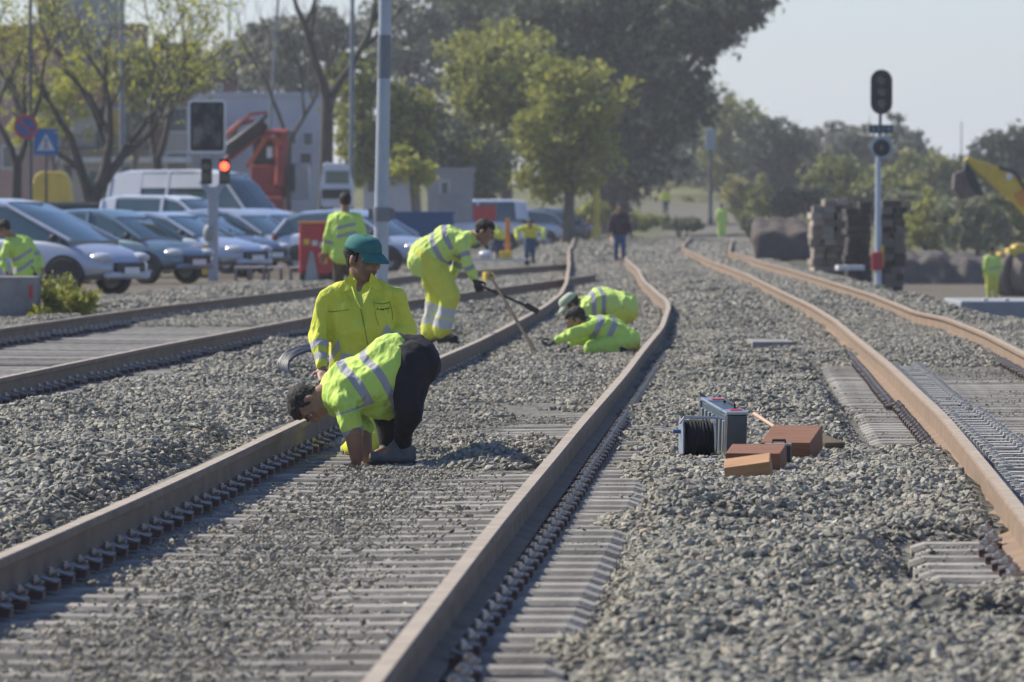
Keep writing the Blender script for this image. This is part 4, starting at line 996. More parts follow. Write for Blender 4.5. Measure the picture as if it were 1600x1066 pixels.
# ---- sleeper stacks near the right signal
M_old = mat('old_brown_timber', (.33,.26,.21), (.17,.135,.11), 5, .9, 0, .5, 20, .01, stretch=(8,1,8))
M_oldc = mat('dusty_stacked_sleeper', (.52,.43,.35), (.26,.21,.175), 5, .9, 0, .5, 20, .01, stretch=(3,3,8))
def stack(px0, px1, pyb, pyt, dd, label, mats, skew, seed, length=2.4, rz=0):
    rs = random.Random(seed); s_ = dd/F; w = (px1-px0)*s_; b = W((px0+px1)/2, pyb, dd); zb = T(b.x, b.y); top = W(0,pyt,dd).z-zb
    first = None; rows = int(top/.17); n = max(2, int(w/.27)); ww = w/n
    for i in range(rows):
        for j in range(n):
            if i == rows-1 and rs.random() < .4: continue
            loc = Vector((b.x-w/2+ww*(j+.5)+skew*i*.17+rs.uniform(-.05,.05), b.y+length/2+rs.uniform(-.12,.12), zb+.085+i*.172))
            m = MB(); m.box((0,0,0), (ww-.012,length,.162), bev=.012)
            if first is None:
                o = m.build('old_sleeper', mats[0], None, loc); first = [o]
            elif len(first) < len(mats): o = m.build('old_sleeper', mats[len(first)], None, loc); first.append(o)
            else: o = rs.choice(first).copy(); COL.objects.link(o); o.location = loc
            o.rotation_euler = (0,0,rz+rs.uniform(-.03,.03))
            tag(o, label, 'sleeper', 'old sleepers piled beside the signal')
stack(1268,1322,416,308,192,'old sleeper in the pale dusty pile left of the signal post',[M_oldc,M_old],.02,1)
stack(1322,1362,416,312,190,'old sleeper in the darkest middle pile just left of the signal post',[mat('black_timber', (.035,.03,.028), (.05,.042,.038), 5, .9),mat('black_brown_timber', (.05,.038,.032), (.04,.034,.03), 5, .9)],0,2)  # near-black sleepers between the two paler piles
stack(1376,1414,418,314,192,'old sleeper in the brown pile right of the signal post',[M_old,mat('dark_brown_timber', (.06,.048,.042), (.09,.07,.06), 5, .9)],0,3)
c = W(1228,400,215); m = MB()
for k in range(9):
    m.tube([(-.75+.17*k,0,0), (-.75+.17*k,.3,.55+.1*math.sin(k)), (-.7+.16*k,1.2,.9+.15*math.cos(k*2)), (-.6+.15*k,2.4,.1)], [.12,.3,.3,.1], 10)
mm, _ = shell(m, .08, 8, .05, 1.2); o = link_mesh('spoil_heap', mm, mat('dark_earth', (.11,.085,.07), (.07,.06,.055), 3, .95, 0, .6, 8, .05)); o.location = (c.x, c.y, 0); tag(o, 'low heap of dark earth left of the piled sleepers', 'earth heap')
m = MB(); m.box((0,0,0), (.65,.5,.12), .1, bev=.02); o = m.build('white_plank', M_white, None, W(1328,420,178)); o.location.z = .09; tag(o, 'white plank lying on the ballast in front of the dark pile', 'plank')
r = empty('yellow_toolbox', W(1433,438,165), 'small yellow box on the ground right of the signal', 'box'); r.location.z = T(r.location.x, r.location.y)+.02
m = MB(); m.box((0,0,.1), (.34,.3,.18), bev=.02, taper=.9); m.build('body', M_yel, r); m = MB(); m.box((.02,0,.21), (.26,.24,.04), bev=.01); m.build('lid', M_yel, r)
m = MB(); m.box((0,0,.05), (1.4,.14,.1), .05); o = m.build('timber_beam', M_oldc, None, W(1475,436,170)); o.location.z = T(o.location.x, o.location.y)+.05; tag(o, 'long pale timber lying on bare earth right of the yellow box', 'timber')
# dark low bank behind on the right
m = MB()
for k in range(16):
    m.tube([(k*1.1,0,-.8), (k*1.1+.1,.8,.15+.12*math.sin(k*1.7)), (k*1.1,3,.25+.1*math.cos(k)), (k*1.1,6,-.6)], [.3,.7,.8,.3], 10)
mm, _ = shell(m, .15, 4, .16, 1.2); o = link_mesh('earth_bank', mm, mat('dark_bank_earth', (.06,.055,.055), (.10,.085,.075), 1.5, .95, 0, .6, 6, .06)); o.location = W(1415,400,262); o.location.z = -1.0; o['kind'] = 'structure'

# ---- measuring trolley and small yellow gear
c = W(775,424,190); c.z = T(c.x, c.y)+.05
r = empty('track_trolley', c, 'low silver rail trolley with yellow battery boxes behind the bending man', 'trolley')
for dy in (-.25, .25):
    m = MB(); m.box((0,dy,.15), (1.75,.05,.06), bev=.01); m.build('beam', M_alu, r)
for dx in (-.8, 0, .8):
    m = MB(); m.box((dx,0,.12), (.06,.55,.05), bev=.01); m.build('cross_member', M_alu, r)
for dx in (-.8, .8):
    for dy in (-.25, .25):
        m = MB(); m.cyl((dx,dy-.03,.07), (dx,dy+.03,.07), .07, .07, 16); m.build('wheel', M_tyre, r, smooth=True)
m = MB(); m.box((.25,0,.27), (.34,.3,.2), bev=.03); m.build('battery_box', M_yel, r)
m = MB(); m.box((.3,.1,.75), (.13,.1,.9), bev=.02); m.build('upright_handle', M_orange, r)
m = MB(); m.ball((-.25,0,.28), (.2,.15,.11)); m.build('lamp', M_light, r, smooth=True)
c = W(763,433,150); c.z = .12; m = MB(); m.box((0,0,0), (.2,.2,.2), .3, bev=.03); o = m.build('yellow_marker', M_yel, None, c); tag(o, 'small yellow marker block beside the top of the steel bar', 'marker')

# ---- white barrier frames between cars and rail
for k, px in enumerate((378, 402, 429, 464)):
    c = W(px,443,152); c.z = T(c.x, c.y)
    r = empty('pallet_crate', c, ('first','second','third','last')[k]+' low pale pallet from the left in the row behind the dark rail', 'pallet', 'low pale pallets in a row')
    for j in range(3): m = MB(); m.box((0,.0+.18*j,.30), (.30,.13,.04), bev=.006); m.build('top_board', M_white, r)
    for dx in (-.13, .13): m = MB(); m.box((dx,.18,.13), (.05,.5,.28), bev=.006); m.build('bearer', M_conc, r)
c = W(487,444,150); c.z = T(c.x, c.y); m = MB(); m.prism([(-.14,0),(.16,0),(.10,.3),(.03,.62),(-.03,.64),(-.10,.3)], -.1, .1); o = m.build('wedge_post', M_grey, None, c, bevel=.015); tag(o, 'grey tapered marker post left of the red machine', 'marker post')

# ---- red compressor box
c = W(500,428,150); c.z = T(c.x, c.y); s_ = 150/F
r = empty('generator', c, 'boxy bright red site generator beside the man seen from behind', 'generator')
m = MB(); m.box((0,.5,.66), (.84,1.1,1.06), bev=.05); m.build('housing', M_red, r)
m = MB(); m.box((0,.5,1.2), (.88,1.15,.05), bev=.015); m.build('lid', M_orange, r)
m = MB(); m.box((.1,.5,.08), (.7,1,.16), bev=.02); m.build('chassis', M_dark, r)
for px, py, mm_ in ((479,378,M_yel),(492,380,M_white),(504,383,M_white),(507,408,M_yel)):
    m = MB(); m.box(((px-500)*s_,-.058,W(0,py,150).z-c.z), (.11,.012,.11), bev=.004); m.build('sticker', mm_, r)
for dx in (-.28, .3): m = MB(); m.cyl((dx,-.08,.1), (dx,.1,.1), .13, .13, 16); m.build('wheel', M_tyre, r, smooth=True)

# ================================================================ vehicles
def paint(name, c, m=.2): return mat(name, c, tuple(k*.9 for k in c), 1.5, .35, m, coat=.5)
KINDS = {   # length, stations: x, belt z, hood/top crown z, half width ; glass: x, z base, z roof
 'hatch': dict(L=4.0, hw=.84, low=[(-2.0,.45,.62),(-1.96,.30,.90),(-1.5,.24,1.0),(-.5,.22,.96),(.55,.22,.93),(.95,.24,.90),(1.5,.26,.80),(1.85,.30,.66),(2.0,.42,.52)], roof=[(-1.92,.92),(-1.6,1.32),(-1.2,1.44),(-.4,1.49),(.1,1.46),(.45,1.33),(1.15,.90)], wx=(-1.22,1.28), wr=.31),
 'mpv': dict(L=4.4, hw=.90, low=[(-2.2,.45,.70),(-2.15,.30,.98),(-1.6,.24,1.05),(-.5,.22,1.02),(.5,.22,1.0),(1.0,.24,.98),(1.6,.26,.88),(2.05,.30,.70),(2.2,.42,.52)], roof=[(-2.12,1.0),(-1.95,1.45),(-1.4,1.62),(-.4,1.66),(.15,1.60),(.6,1.42),(1.5,.95)], wx=(-1.35,1.40), wr=.33),
 'sedan': dict(L=4.4, hw=.87, low=[(-2.2,.45,.66),(-2.15,.30,.95),(-1.6,.24,.98),(-.6,.22,.94),(.5,.22,.92),(1.0,.24,.90),(1.6,.26,.80),(2.05,.30,.66),(2.2,.42,.52)], roof=[(-1.75,.96),(-1.1,1.34),(-.6,1.42),(-.1,1.42),(.3,1.34),(1.1,.92)], wx=(-1.3,1.38), wr=.32),
 'smallvan': dict(L=4.2, hw=.88, low=[(-2.1,.45,.75),(-2.06,.32,1.1),(-1.5,.28,1.1),(-.5,.26,1.08),(.5,.26,1.06),(.9,.28,1.02),(1.5,.30,.92),(1.95,.34,.74),(2.1,.46,.56)], roof=[(-2.08,1.1),(-2.04,1.76),(-1.5,1.83),(-.2,1.82),(.2,1.74),(.5,1.56),(1.25,1.02)], wx=(-1.3,1.30), wr=.32),
 'van': dict(L=5.6, hw=1.0, low=[(-2.8,.5,1.0),(-2.78,.36,1.35),(-1.8,.34,1.35),(0,.34,1.35),(1.0,.34,1.33),(1.6,.34,1.26),(2.2,.36,1.1),(2.65,.40,.84),(2.8,.5,.62)], roof=[(-2.78,1.35),(-2.72,2.48),(-2.2,2.60),(.0,2.62),(1.0,2.52),(1.4,2.25),(2.15,1.25)], wx=(-1.8,1.9), wr=.36),
}
def car(kind, px, py, dd, yaw, pm, label, name='parked_car', cat='car', group='cars parked along the tracks', boxed=False, zoff=None):
    K = KINDS[kind]; hw = K['hw']; loc = W(px, py, dd); loc.z = T(loc.x, loc.y) if zoff is None else zoff
    r = empty(name, loc, label, cat, group, rotz=yaw)
    # body shell: rings of half section mirrored, subdivided
    def loft(st, ring): 
        m = MB(); n = None
        vs = []
        for s_ in st:
            q = ring(*s_); n = len(q); vs += q
        fs = [(i*n+k, i*n+(k+1) % n, (i+1)*n+(k+1) % n, (i+1)*n+k) for i in range(len(st)-1) for k in range(n)]
        fs += [tuple(range(n-1, -1, -1)), tuple(range((len(st)-1)*n, len(st)*n))]
        return m.add(vs, fs)
    Lh = K['L']/2
    def ring(x, zb, zt):
        w = hw*(1-.16*max(0, (abs(x)-Lh*.72)/(Lh*.28))**2); zm = (zb+zt)/2
        h = [(w*.86, zb), (w*.985, zb+.06), (w, zm), (w*.975, zt-.06), (w*.90, zt), (w*.5, zt+.03)]
        return [(x, a, b_) for a, b_ in h]+[(x, -a, b_) for a, b_ in reversed(h)]
    o = loft(K['low'], ring).build('body', pm, r, smooth=45)
    sb = o.modifiers.new('s', 'SUBSURF'); sb.levels = sb.render_levels = 1
    # greenhouse: base widths to roof widths
    rf = K['roof']; belt = lambda x: float(np.interp(x, [a for a, _, _ in K['low']], [c for _, _, c in K['low']]))
    m = MB(); vs = []
    zmax = max(z for _, z in rf)
    for x, z in rf:
        zb = belt(x)-.03; w0 = hw*.93; w1 = w0-(z-zb)*.26
        vs += [(x, w0, zb), (x, w1+.02, z-.035), (x, w1*.85, z), (x, -w1*.85, z), (x, -w1-.02, z-.035), (x, -w0, zb)]
    n = 6; k_ = len(rf)
    fs = [(i*n+k, i*n+(k+1) % n, (i+1)*n+(k+1) % n, (i+1)*n+k) for i in range(k_-1) for k in range(n)]
    fs += [tuple(range(n-1, -1, -1)), tuple(range((k_-1)*n, k_*n))]
    m.add(vs, fs); m.build('windows', M_glass if not boxed else pm, r, smooth=35)
    # roof skin and pillars in body colour
    m = MB(); R = [(x, z) for x, z in rf if z > zmax*.885]
    vs = []
    for x, z in R:
        zb = belt(x)-.03; w1 = hw*.93-(z-zb)*.26; vs += [(x, w1+.03, z-.075), (x, w1+.025, z-.02), (x, w1*.8, z+.016), (x, -w1*.8, z+.016), (x, -w1-.025, z-.02), (x, -w1-.03, z-.075)]
    n = 6; fs = [(i*n+k, i*n+(k+1) % n, (i+1)*n+(k+1) % n, (i+1)*n+k) for i in range(len(R)-1) for k in range(n)]
    fs += [tuple(range(n-1, -1, -1)), tuple(range((len(R)-1)*n, len(R)*n))]
    m.add(vs, fs); m.build('roof', pm, r, smooth=40)
    for s in (-1, 1):
        def side(x, z): zb = belt(x)-.03; return Vector((x, s*(hw*.93-(z-zb)*.26+.012), z))
        fx, fz = rf[-1]; tx, tz = R[-1]
        m = MB(); m.tube([side(fx, fz), side(tx, tz-.04)], .038, 6); m.build('pillar', pm, r, smooth=True)
        bx, bz = rf[0]; m = MB(); m.tube([side(bx+.04, bz), side(R[0][0]+.02, R[0][1]-.05)], .06, 6); m.build('pillar', pm, r, smooth=True)
        xm = K['wx'][0]+1.05; m = MB(); m.box((xm, s*(hw*.93-.26*(zmax-belt(xm))/2+.012), (zmax+belt(xm))/2), (.08,.05,zmax-belt(xm)-.04), Matrix.Rotation(s*.25, 3, 'X')); m.build('pillar', pm, r)
        if kind in ('van', 'smallvan'):
            x0 = -K['L']/2+.12; x1 = xm-.9 if kind == 'van' else x0+.35; zc = (zmax+belt(0))/2
            if x1 > x0: m = MB(); m.box(((x0+x1)/2, s*(hw*.93-.26*(zc-belt(0))+.012), zc), (x1-x0,.04,zmax-belt(0)-.12), Matrix.Rotation(s*.25, 3, 'X')); m.build('side_panel', pm, r)
            if kind == 'van': m = MB(); m.box(((x1+xm)/2+.6, s*(hw*.93-.26*(zmax-.3-belt(0))+.012), zmax-.32), (3.4,.04,.42), Matrix.Rotation(s*.25, 3, 'X')); m.build('upper_panel', pm, r)
        m = MB(); m.ball((fx-.22, s*(hw+.10), belt(fx)+.10), (.07,.10,.07)); m.build('mirror', M_dark, r, smooth=True)
        m = MB(); m.ball((Lh-.20, s*hw*.72, K['low'][-2][2]-.04), (.22,.17,.09), Matrix.Rotation(-.35*s, 3, 'Z')); m.build('headlight', M_light, r, smooth=True)
        m = MB(); m.box((-Lh+.06, s*hw*.80, .86), (.10,.16,.20), bev=.02); m.build('tail_light', M_redd, r)
        for wx in K['wx']:
            wr = K['wr']; wy = s*(hw-.10)
            m = MB(); pts = [(wx+(wr+.07)*math.cos(PI*i/14), wr-.02+(wr+.07)*math.sin(PI*i/14)) for i in range(15)]
            m.prism(pts, s*(hw-.3), s*(hw+.006)); m.build('wheel_arch', M_dark, r)
            m = MB(); n = 24
            prof = [(-.10,.62),(-.10,.94),(-.07,1),(.07,1),(.10,.94),(.10,.62)]
            vs = [(wx+wr*q*math.cos(2*PI*j/n), wy+s*.02+a, wr+wr*q*math.sin(2*PI*j/n)) for a, q in prof for j in range(n)]
            fs = [(i*n+j, i*n+(j+1) % n, (i+1)*n+(j+1) % n, (i+1)*n+j) for i in range(5) for j in range(n)]+[(5*n+j, 5*n+(j+1) % n, (j+1) % n, j) for j in range(n)]
            m.add(vs, fs); w_ = m.build('wheel', M_tyre, r, smooth=40)
            m = MB(); m.cyl((wx, wy-s*.05, wr), (wx, wy+s*.07, wr), wr*.61, wr*.58, 20); m.cyl((wx, wy+s*.07, wr), (wx, wy+s*.09, wr), wr*.18, wr*.15, 10); m.build('rim', M_rim, w_, smooth=40)
    m = MB(); m.box((Lh-.02, 0, .50), (.10, hw*1.1, .16), bev=.03); m.build('grille', M_dark, r)
    m = MB(); m.box((Lh+.045, 0, .44), (.01,.50,.11)); m.build('number_plate', M_plate2, r)
    m = MB(); m.box((Lh-.06, 0, .36), (.16, hw*1.55, .14), bev=.05); m.build('bumper', pm, r)
    return r
P_silver = paint('silver_paint', (.40,.43,.50), .3); P_silver2 = paint('cool_silver_paint', (.36,.42,.52), .3); P_teal = paint('grey_blue_paint', (.13,.21,.26), .3)
P_white = paint('white_car_paint', (.60,.62,.66), 0); P_dark = paint('dark_blue_paint', (.03,.04,.06), .3); P_black = paint('black_car_paint', (.02,.022,.03), .2); P_lblue = paint('pale_blue_paint', (.35,.43,.55), .2)
Y0 = math.radians(-30)
car('mpv', 30, 462, 128, math.radians(-27), P_silver, 'silver people carrier nearest the concrete block, its nose above the weeds')
car('hatch', 178, 443, 150, Y0, P_teal, 'blue grey hatchback with its front wheel showing, left of the signal mast')
car('sedan', 268, 433, 163, Y0, P_silver2, 'dark windowed silver saloon half hidden behind the blue grey hatchback')
car('sedan', 305, 428, 172, Y0, P_dark, 'dark saloon between the silver saloon and the white small van')
car('smallvan', 290, 418, 186, Y0, P_white, 'small white van with a square roof behind the dark saloon', 'parked_van', 'van')
car('hatch', 372, 418, 180, Y0, P_silver, 'silver hatchback whose bonnet shows right of the signal mast')
car('van', 318, 405, 214, Y0, P_white, 'large white high roofed van, tallest of the parked vehicles', 'parked_van', 'van')
car('hatch', 418, 414, 192, Y0, P_lblue, 'pale blue hatchback in front of the white estate, nose towards the red generator')
car('sedan', 438, 392, 232, Y0, P_white, 'white estate car at the end of the row behind the pale blue hatchback')
car('hatch', -10, 400, 240, Y0, P_lblue, 'pale blue car at the left edge behind the silver people carrier')
car('hatch', 562, 419, 176, math.radians(-30), P_silver2, 'silver hatchback right of the tall grey post')
car('sedan', 535, 402, 206, math.radians(-30), P_white, 'white saloon behind the man seen from behind')
car('smallvan', 726, 384, 262, math.radians(-160), P_white, 'white van beyond the blue container', 'parked_van', 'van')
car('hatch', 800, 374, 300, math.radians(-150), P_silver, 'distant silver car behind the leaning worker')
car('sedan', 838, 372, 320, math.radians(-150), P_dark, 'distant dark car behind the trolley')
car('hatch', 866, 370, 335, math.radians(-30), P_black, 'farthest black car left of the green bank')
car('hatch', 770, 380, 280, math.radians(-30), P_lblue, 'pale blue car behind the red and white board')

# ---- truck with red loading crane
c = W(452,392,235); c.z = 0; s_ = 235/F
r = empty('crane_truck', c, 'lorry with a folded red loading crane and small grey container standing behind the parked cars', 'truck')
def L_(px, py): return Vector(((px-452)*s_, 0, W(0,py,235).z))
m = MB(); m.box((L_(470,0).x,1.2,.95), (3.4,2.3,.35), bev=.05); m.build('chassis', M_dark, r)
m = MB(); m.box((L_(405,0).x,1.2,1.2), (1.5,2.2,1.4), bev=.08); m.build('red_body', M_redd, r)
m = MB(); m.box((L_(468,0).x,1.1,L_(0,278).z-.1), (.55,1.2,1.15), bev=.04); m.build('grey_box', M_grey, r)
m = MB(); m.box((L_(455,0).x,1.1,L_(0,278).z), (.22,1.25,.9), bev=.03); m.build('black_panel', M_dark, r)
m = MB(); m.prism([(L_(502,0).x,L_(0,325).z),(L_(550,0).x,L_(0,325).z),(L_(552,0).x,L_(0,292).z),(L_(541,0).x,L_(0,256).z),(L_(506,0).x,L_(0,254).z),(L_(500,0).x,L_(0,290).z)], 0, 2.1); cb = m.build('cab', P_white, r, bevel=.06)
m = MB(); m.box((L_(527,0).x,-.01,L_(0,277).z), (.75,.02,.4), bev=.004); m.build('windscreen', M_glass, cb)
m = MB(); m.box((L_(525,0).x,-.03,L_(0,303).z), (.9,.06,.3), bev=.02); m.build('grille', M_dark, cb)
m = MB(); m.tube([L_(352,238)+Vector((0,.4,0)), L_(414,192)+Vector((0,.4,0))], [.24,.20], 8); m.build('boom_lower', M_dark, r)
m = MB(); m.tube([L_(350,252)+Vector((0,.6,0)), L_(404,208)+Vector((0,.6,0)), L_(442,206)+Vector((0,.6,0)), L_(436,290)+Vector((0,.6,0))], [.10,.15,.2,.17], 8); m.build('boom_arm', M_redd, r)
m = MB(); m.box(L_(437,255)+Vector((0,1.0,0)), (.35,.5,2.2), bev=.06); m.build('crane_column', M_redd, r)
m = MB(); m.box(L_(414,285)+Vector((0,1.1,0)), (.95,.6,1.1), bev=.06); m.build('crane_base', M_redd, r)
m = MB(); m.box(L_(410,240)+Vector((0,1.3,0)), (.7,.4,1.0), bev=.04); m.build('shaded_interior', M_dark, r)  # black box painting the shade inside the open crane frame
m = MB(); m.tube([L_(385,262)+Vector((0,.5,0)), L_(415,214)+Vector((0,.5,0)), L_(440,222)+Vector((0,.5,0))], [.07,.09,.09], 8); m.build('boom_cylinder', mat('orange_red_paint', (.55,.12,.04), (.42,.08,.03), 3, .6), r)
m = MB(); m.tube([L_(346,222)+Vector((0,.1,0)), L_(392,178)+Vector((0,.1,0)), L_(418,176)+Vector((0,.1,0))], [.05,.07,.05], 6); m.build('jib_extension', M_redd, r)
m = MB(); m.tube([L_(346,218)+Vector((0,.2,0)), L_(376,192)+Vector((0,.2,0)), L_(396,188)+Vector((0,.2,0))], [.08,.1,.06], 8); m.build('hydraulic_ram', M_redd, r)
m = MB(); m.tube([L_(360,226)+Vector((0,.1,0)), L_(418,180)+Vector((0,.1,0))], [.05,.05], 8); m.build('hose', M_steel, r)
m = MB(); m.box(L_(420,238)+Vector((0,.7,0)), (.18,.06,.35)); m.build('crane_window', M_light, r)
for dx in (395, 425, 500, 535):
    m = MB(); m.cyl((L_(dx,0).x,-.05,.45), (L_(dx,0).x,.25,.45), .45, .45, 20); m.build('wheel', M_tyre, r, smooth=40)

# ---- blue container, boards, fences
c = W(662,378,200); c.z = 0; s_ = 200/F
r = empty('waste_container', c, 'open topped blue steel skip beyond the bending man', 'skip')
m = MB(); m.box((0,1,.7), (1.6,2,1.36), bev=.03); m.build('body', M_blue, r)
for k in range(8):
    m = MB(); m.box((-.76+.217*k,-.03,.7), (.05,.06,1.3)); m.build('rib', M_blue, r)
m = MB(); m.box((0,1,1.40), (1.7,2.1,.07), bev=.01); m.build('rim', M_blue, r)
c = W(728,376,215); c.z = 0; r = empty('site_board', c, 'board, left half pale grey and right half red, above the bending man\'s head', 'board')
m = MB(); m.box((-.3,0,1.55), (1.0,.05,.82)); m.build('grey_half', M_grey, r)
m = MB(); m.box((.54,0,1.38), (.65,.05,.45)); m.build('red_half', M_red, r)
for dx in (-.6, .7): m = MB(); m.cyl((dx,.045,0), (dx,.045,1.5), .025, n=8); m.build('leg', M_galv, r)
c = W(110,360,205); c.z = 0; s_ = 205/F
r = empty('green_hoarding', c, 'low dark green hoarding with a pale top rail behind the parked cars on the left', 'fence')
m = MB(); m.box((0,0,1.15), (2.5,.05,.95)); m.build('panel', M_green, r)
m = MB(); m.box((0,-.01,1.66), (2.6,.09,.07)); m.build('top_rail', M_conc, r)
for dx in (-1.22,-.4,.42,1.22): m = MB(); m.box((dx,0,.8), (.08,.08,1.65)); m.build('post', M_conc if dx < -1 else M_green, r)
c = W(80,330,262); c.z = .0; r = empty('recycling_container', c, 'rounded yellow roofed container behind the green hoarding', 'container')
m = MB(); pts = [(-.72,.9),(-.76,1.5),(-.72,2.2),(-.6,2.5),(-.4,2.62),(.4,2.62),(.6,2.5),(.72,2.2),(.76,1.5),(.72,.9)]
pts = [(x*.95, z*1.08) for x, z in pts]; m.prism(pts, 0, 1.3); m.build('shell', M_yel, r, bevel=.06)
m = MB(); m.box((0,.65,.75), (1.5,1.35,1.5), bev=.03); m.build('base', M_dark, r)

# ---- excavator at the right edge
dE = 226; s_ = dE/F; gz = -1.17
def E_(px, py, y=0): return Vector(((px-1600)*s_, y, W(0,py,dE).z-gz))
r = empty('excavator', (W(1600,0,dE).x, dE, gz), 'yellow wheeled excavator at the right edge with its arm raised and bucket hanging', 'excavator')
m = MB(); m.prism([tuple((E_(a,b_).x, E_(a,b_).z)) for a, b_ in ((1504,252),(1512,245),(1562,262),(1604,284),(1640,312),(1640,362),(1602,338),(1584,318),(1552,292))], -.2, .2); m.build('arm', M_yel, r, bevel=.03)
m = MB(); m.tube([E_(1560,262,-.26), E_(1585,270,-.26), E_(1604,300,-.26)], .05, 8); m.build('hose', M_dark, r, smooth=True)
m = MB(); m.cyl(E_(1576,276,-.26), E_(1576,276,.26), .11, .11, 16); m.build('pivot_pin', M_light, r, smooth=True)
m = MB(); m.box(E_(1600,308,0), (.5,.46,.5), Matrix.Rotation(-.6, 3, 'Y'), bev=.04); m.build('elbow_bracket', M_orange, r)
m = MB(); m.tube([E_(1512,247,-.1), E_(1562,266,-.1)], .045, 8); m.build('hydraulic_ram', M_light, r, smooth=True)
m = MB(); m.prism([tuple((E_(a,b_).x, E_(a,b_).z)) for a, b_ in ((1508,252),(1520,270),(1530,290),(1537,305),(1526,306),(1514,304),(1506,292),(1504,270))], -.45, .45); m.build('bucket_linkage', M_dark, r, bevel=.02)
m = MB(); m.prism([tuple((E_(a,b_).x, E_(a,b_).z)) for a, b_ in ((1490,272),(1504,266),(1512,290),(1526,306),(1500,313),(1488,296))], -.5, .5); m.build('bucket', mat('worn_bucket', (.16,.11,.085), (.09,.07,.06), 4, .7), r, bevel=.02)
m = MB(); m.prism([tuple((E_(a,b_).x, E_(a,b_).z)) for a, b_ in ((1640,318),(1668,330),(1640,392),(1612,392),(1632,348))], -.25, .25); m.build('boom', M_yel, r, bevel=.03)
m = MB(); m.box(E_(1640,405,.6), (2.2,2.2,.9), bev=.12); m.build('bodywork', M_yel, r)
m = MB(); m.box(E_(1592,398,.1), (.75,1.4,.4), bev=.08); m.build('front_fender', M_yel, r)
m = MB(); m.box(E_(1562,425,.1), (.10,1.6,1.2), bev=.03); m.build('blade', M_yel, r)
m = MB(); m.box(E_(1670,360,.6), (1.2,1.5,1.7), bev=.1); cbn = m.build('cab', M_yel, r); m = MB(); m.box(E_(1670,350,-.16), (.9,.03,1.0)); m.build('window', M_glass, cbn)
for px, y_ in ((1576,-.35),(1603,-.5),(1680,-.4)):
    c_ = E_(px, 431, y_); c_.z = .68
    R_ = Matrix.Rotation(.95, 3, 'Z'); ax_ = R_ @ Vector((0,1,0))
    m = MB(); m.tube([c_-ax_*.22, c_-ax_*.18, c_+ax_*.18, c_+ax_*.22], [.58,.68,.68,.58], 26); w_ = m.build('wheel', mat('dusty_tyre', (.20,.16,.13), (.13,.11,.09), 9, .9), r, smooth=40)
    m = MB(); m.tube([c_-ax_*.24, c_-ax_*.225], [.30,.34], 20); m.build('rim', M_yel, w_, smooth=40)

# ---- signs and thin poles on the left
def pole(px, pyb, pyt, dd, rad, m_, label, name='lamp_post', cat='lamp post', arm=None, px2=None, group=None):
    b = W(px, pyb, dd); b.z = T(b.x, b.y); t = W(px if px2 is None else px2, pyt, dd)
    r = empty(name, b, label, cat, group); m = MB(); m.tube([(0,0,-.1), t-b], [rad, rad*.75], 12); m.build('pole', m_, r, smooth=True)
    m = MB(); m.cyl((0,0,0), (0,0,.5), rad*1.5, rad*1.5, 12); m.build('base', m_, r, smooth=True)
    if arm:
        m = MB(); m.tube([t-b, t-b+Vector((arm*.5,0,.35)), t-b+Vector((arm,0,.4))], [.05,.045,.04], 8); m.build('arm', m_, r, smooth=True)
        m = MB(); m.ball(t-b+Vector((arm*1.15,0,.38)), (.35,.15,.09)); m.build('lamp', M_light, r, smooth=True)
    return r
M_pole_d = mat('dark_pole', (.05,.055,.06), (.07,.075,.08), 4, .6); M_pole_g = mat('grey_blue_pole', (.15,.18,.20), (.18,.21,.23), 4, .6)
q = pole(48, 372, -40, 200, .055, M_pole_d, 'thin dark pole at the left with the round red and blue sign', 'sign_pole', 'pole')
zc = W(0,198,200).z; m = MB(); m.cyl((-.12,-.07,zc), (-.12,-.09,zc), .33, .33, 28); sg = m.build('round_sign', M_red, q, smooth=40)
m = MB(); m.cyl((-.12,-.092,zc), (-.12,-.096,zc), .25, .25, 28); m.build('sign_face', M_blue, sg, smooth=40)
m = MB(); m.box((-.12,-.099,zc), (.46,.003,.06), Matrix.Rotation(.785, 3, 'Y')); m.build('sign_bar', M_red, sg)
r = empty('crossing_sign', W(72,330,208), 'square blue pedestrian crossing sign with a white triangle', 'sign'); r.location.z = 0; zc = W(0,222,208).z
m = MB(); m.cyl((0,0.05,0), (0,0.05,zc), .035, n=10); m.build('post', M_dark, r, smooth=True)
m = MB(); m.prism(rrect(-.34,.34,zc-.37,zc+.37,.04), -.02, .02); m.build('plate', mat('sign_blue', (.01,.13,.36), (.01,.12,.33), 4, .5), r)
m = MB(); m.prism([(-.25,zc-.24),(.25,zc-.24),(0,zc+.24)], -.026, -.0205); m.build('triangle', M_white, r)
m = MB(); m.ball((0,-.03,zc+.07), (.03,.006,.03)); m.tube([(0,-.03,zc+.04),(.01,-.03,zc-.06)], .022, 6); m.tube([(.01,-.03,zc-.06),(-.05,-.03,zc-.2)], .014, 6); m.tube([(.01,-.03,zc-.06),(.06,-.03,zc-.2)], .014, 6); m.build('walking_figure', M_dark, r)
pole(190, 372, -30, 230, .075, M_pole_g, 'grey blue lamp post standing between the two leafless trees on the left')
pole(548, 372, -30, 240, .09, M_pole_g, 'grey blue lamp post left of the tall grey post', px2=551)
pole(410, 372, -20, 300, .07, M_pole_g, 'thin slanting pole rising behind the red crane', 'pole', 'pole', px2=436)
pole(330, 372, 150, 330, .05, M_pole_g, 'thin pole behind the framed dark panel', 'pole', 'pole')
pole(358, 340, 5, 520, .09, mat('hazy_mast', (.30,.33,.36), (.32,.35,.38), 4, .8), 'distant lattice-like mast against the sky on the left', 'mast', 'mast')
pole(1502, 340, 190, 500, .05, M_pole_g, 'distant thin mast above the excavator bucket', 'mast', 'mast')
pole(932, 375, 292, 330, .16, M_yel, 'short yellow post on the green bank', 'marker_post', 'post')
